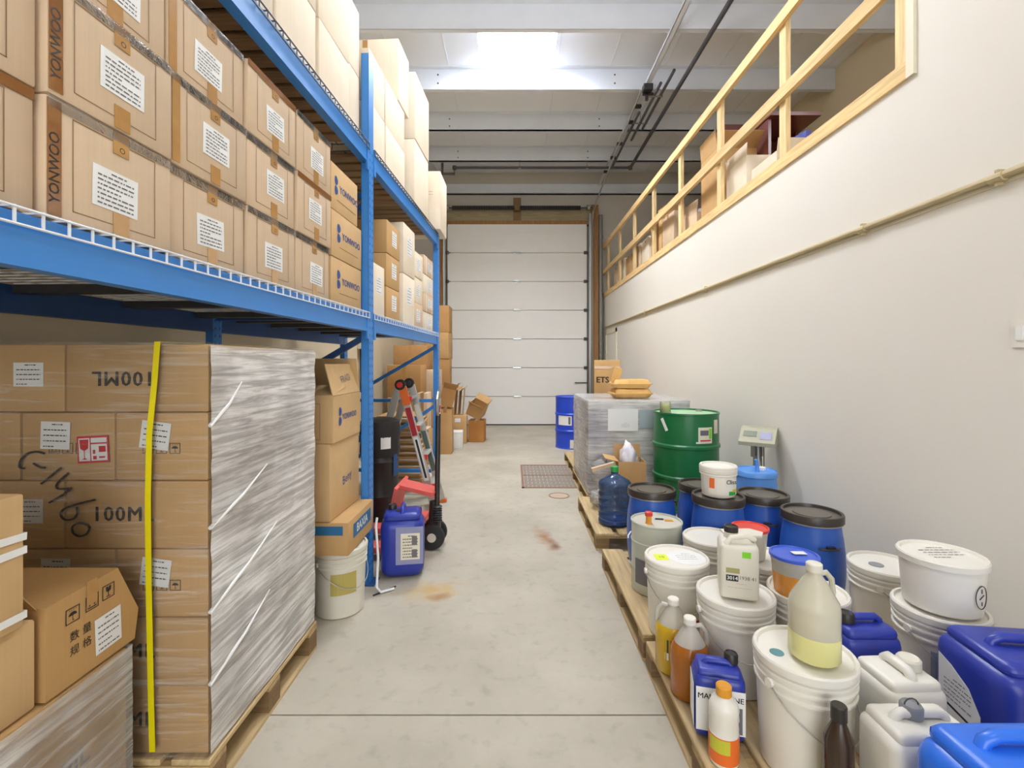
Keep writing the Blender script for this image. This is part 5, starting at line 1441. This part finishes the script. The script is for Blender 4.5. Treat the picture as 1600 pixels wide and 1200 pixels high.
for k in (.11, .34, .57, .80):
    for sx in (1, -1):
        x = .015 * sx + .325 * sx * k; z = HT + (.03 - HT) * k
        part('rung', MB().rbox(.075, .37, .028, .008, 2).mesh('rung', True), ALU, lt, (x, 0, z - .014))
        if sx > 0: part('rung_cap', MB().box(-.03, .03, -.012, .012, -.022, .022), REDP, lt, (x + .03, -.19, z))

t = thing('black_barrel', 'black plastic covered barrel behind the near upright', 'barrel', (-1.20, 4.27, 0))
part('shell', MB().lathe([(.15, 0), (.16, .02), (.16, .26), (.168, .28), (.16, .30), (.16, .56), (.168, .58), (.16, .60), (.158, .86), (.165, .87), (.165, .90), (.15, .91)], 28).mesh('shell', True), BLACKP, t)
part('bag_collar', MB().lathe([(.167, .62), (.176, .66), (.172, .75), (.18, .82), (.17, .93), (.12, .95)], 22, cap0=False).mesh('bag_collar', True), RUBBER, t)
part('tag', MB().patch(.177, -PI / 2 + .3, -PI / 2 + .8, .70, .80), PAPER, t); part('tag', MB().patch(.170, -PI / 2 + 1.0, -PI / 2 + 1.3, .45, .66), BLUED, t)

G8 = 'flattened cartons in the pile'
fm = [MB().rbox(.50, .52, .022, .006, 1).mesh('flattened_carton'), MB().rbox(.54, .50, .028, .008, 1).mesh('flattened_carton')]
z = 0.0; i = 0
while z < .84:
    h = .022 if i % 2 == 0 else .028
    o = solo('flattened_carton', fm[i % 2], (CBT, CB, CBD)[i % 3], 'flattened brown carton in the stacked pile behind the ladder', 'cardboard', (-1.31 + random.uniform(-.03, .03), 5.66 + random.uniform(-.03, .03), z), random.uniform(-.08, .08), G8)
    z += h + .0006; i += 1

# ================================================================== CARTONS AT THE FAR LEFT
G9 = 'cartons piled at the far left'
def col(X0, X1_, Y0_, Y1_, hs, labels, mats, rzs=None):
    z = 0
    for k, h in enumerate(hs):
        t = carton(labels[k], X1_ - X0, Y1_ - Y0_, h - .001, ((X0 + X1_) / 2, (Y0_ + Y1_) / 2, z), (rzs or [random.uniform(-.05, .05)] * len(hs))[k], mats[k % len(mats)], G9, tape='y')
        part('tape', cached(('fartape', round(h, 2)), lambda: MB().box(-.022, .022, -h / 2 + .005, h / 2 - .006, 0, .0012).mesh('tape')), TAPE, t, (0, -(Y1_ - Y0_) / 2 - .0008, h / 2), frot((0, -1, 0)))
        z += h
col(-1.86, -1.36, 7.0, 7.4, (.47, .47, .48), ['bottom brown carton behind the ladder rails', 'middle brown carton behind the ladder rails', 'brown carton behind the ladder top, upper one'], (CBD, CBT))
col(-1.345, -1.20 + .0, 6.6, 6.95, (.5, .53), ['narrow tan carton on the floor behind the pallet jack handle', 'narrow tan carton above, behind the pallet jack handle'], (CBT, CB))
col(-1.62, -1.21, 7.62, 8.02, (.40, .48, .46), ['tan carton on the floor beside the white box pile', 'large tan carton beside the far rack upright', 'tan carton with dark gap at the far upright top'], (CB, CBT))
col(-2.1, -1.50, 8.3, 8.75, (.44, .44, .44, .44), ['lowest carton of the back column by the left wall', 'second carton of the back column by the left wall', 'third carton of the back column by the left wall', 'topmost carton of the back column by the left wall'], (CBT, CBD))
col(-1.72, -1.24, 9.15, 9.6, (.51, .51, .51, .51, .52), ['lowest carton of the tallest column beside the door track', 'second carton of the tallest column beside the door track', 'third carton of the tallest column beside the door track', 'fourth carton of the tallest column beside the door track', 'topmost carton of the tallest column beside the door track'], (CBD, CBT))
t = carton('brown carton with small white label before the torn cardboard', .28, .35, .50, (-.985, 8.66, 0), .05, CBT, G9, tape='x'); paper(t, (-.02, -.1765, .42), (0, -1, 0), .1, .07, 1, nl=3)
carton('orange brown carton standing by the overhead door', .29, .30, .40, (-.67, 8.80, 0), -.08, cardboard('cardboard_orange', '#c2874a'), G9, tape='y')
t = carton('small white carton on the floor at the far left', .26, .26, .30, (-.985, 8.02, 0), .06, CBW, G9); part('printed_outline', outline(.22, .25), INKG, t, (0, -.1312, .15), frot((0, -1, 0)))
t = open_carton('tipped open carton lying on the orange brown carton', .28, .26, .24, (-.70, 8.76, .50), 0, CBT, (('+x', .3), ('+y', .9), ('-y', .8)), G9, (.35, .45, -.25))
for i in range(5):
    a = .12
    t = thing('torn_cardboard', f'torn cardboard sheet leaning behind the white labelled carton, {ORD[i]} of the bundle', 'cardboard', (-1.22 + i * .072, 8.72 + .03 * (i % 2), .502), 0, 'torn cardboard bundle', (0, a * .6, random.uniform(-.06, .06)))
    part('sheet', MB().box(-.006, .006, -.14, .14, 0, .44 + .05 * (i % 3)), (CBD, CBT, CBD)[i % 3], t); part('bent_edge', MB().bar((0, 0, .43 + .05 * (i % 3)), (.045, 0, .48 + .05 * (i % 3)), .27, .006, (1, 0, 0)), CBT, t)
t = open_carton('small open carton tucked beside the pallet jack handle grip', .22, .26, .28, (-1.085, 7.62, .78), 0, CBD, (('+x', .9), ('-y', .6)), G9, (.1, .25, .1))
carton('tan carton under the small open carton behind the jack handle', .22, .30, .72, (-1.09, 7.66, 0), 0.03, CBT, G9, tape='y')

# ================================================================== MEZZANINE GOODS
G10 = 'cartons behind the mezzanine railing'
mz = ZM + .061
open_carton('open pale carton behind the second railing post from the front', .40, .42, .40, (2.43, 4.74, mz), 0, CBL, (('-x', -.05), ('+x', .4), ('+y', .3)), G10, fl=.0 + .12)
open_carton('low open cream carton behind the front railing post', .38, .42, .20, (2.41, 4.20, mz), 0, CBL, (('+x', .5), ('-y', .2)), G10, fl=.1)
t = open_carton('tall orange carton with raised flaps behind the middle of the railing', .44, .44, .78, (2.47, 5.45, mz), 0, CBT, (('-x', .1), ('+y', .1), ('-y', 1.0)), G10)
open_carton('open carton with white packing behind the third railing post', .34, .36, .26, (2.40, 6.0, mz), .1, CB, (('-x', -.1), ('+y', .2), ('+x', .3)), G10)
bag('white crumpled packing in the open carton on the mezzanine', .13, 21, BAGW, (2.40, 6.0, mz + .12), (.9, .9, 1.0))
hs = [(6.55, 7.0, .52), (7.05, 7.6, .56), (7.7, 8.15, .48), (8.25, 8.75, .50), (8.85, 9.3, .45), (9.4, 9.85, .5), (9.95, 10.4, .45)]
for i, (a, b_, h) in enumerate(hs):
    carton(f'closed carton behind the far railing, {ORD[i]} one counted from the open cartons', .42, b_ - a, h, (2.42, (a + b_) / 2, mz), random.uniform(-.04, .04), (CB, CBT, CBL)[i % 3], G10, tape='x')
carton('small carton on the pair behind the far railing', .3, .3, .25, (2.45, 7.35, mz + .561), .1, CBT, G10)
t = thing('maroon_desk', 'dark maroon desk with raised top standing on the mezzanine', 'desk', (2.98, 5.25, mz), 0)
part('desk_top', MB().box(-.27, .27, -.26, .40, 1.02, 1.06), MAROON, t); part('side_panel', MB().box(-.26, -.23, -.2, .38, 0, 1.02), MAROON, t); part('side_panel', MB().box(.21, .24, .1, .38, 0, 1.02), MAROON, t); part('back_panel', MB().box(-.23, .21, .34, .37, 0, 1.02), MAROON, t)
t = thing('maroon_cabinet', 'tall glossy maroon cabinet behind the desk on the mezzanine', 'cabinet', (3.12, 6.45, mz), 0)
part('carcass', MB().rbox(.68, .44, 1.55, .004, 1), MAROON, t); part('door', MB().box(-.33, -.005, -.235, -.22, .03, 1.52), MAROON, t); part('door', MB().box(.005, .33, -.235, -.22, .03, 1.52), MAROON, t); part('knob', MB().lathe([(.012, 0), (.016, .02)], 10), STEEL, t, (-.04, -.235, .9), frot((0, -1, 0)))
t = thing('blue_binder', 'dark blue binder standing beside the mezzanine desk', 'binder', (2.83, 4.72, mz), .2)
part('cover', MB().box(-.03, .03, -.14, .14, 0, .66), HDPEN, t); part('spine_label', MB().box(-.02, .02, -.142, -.14, .3, .6), PAPER, t)
solo('white_sheet', MB().box(-.1, .1, -.14, .14, 0, .012), PAPER, 'white sheet lying over the tall mezzanine carton', 'sheet', (2.47, 6.55 + .22, mz + .522), .2)

for o in list(bpy.data.objects):
    if o.type == 'MESH' and not o.data.materials: o.data.materials.append(CB)
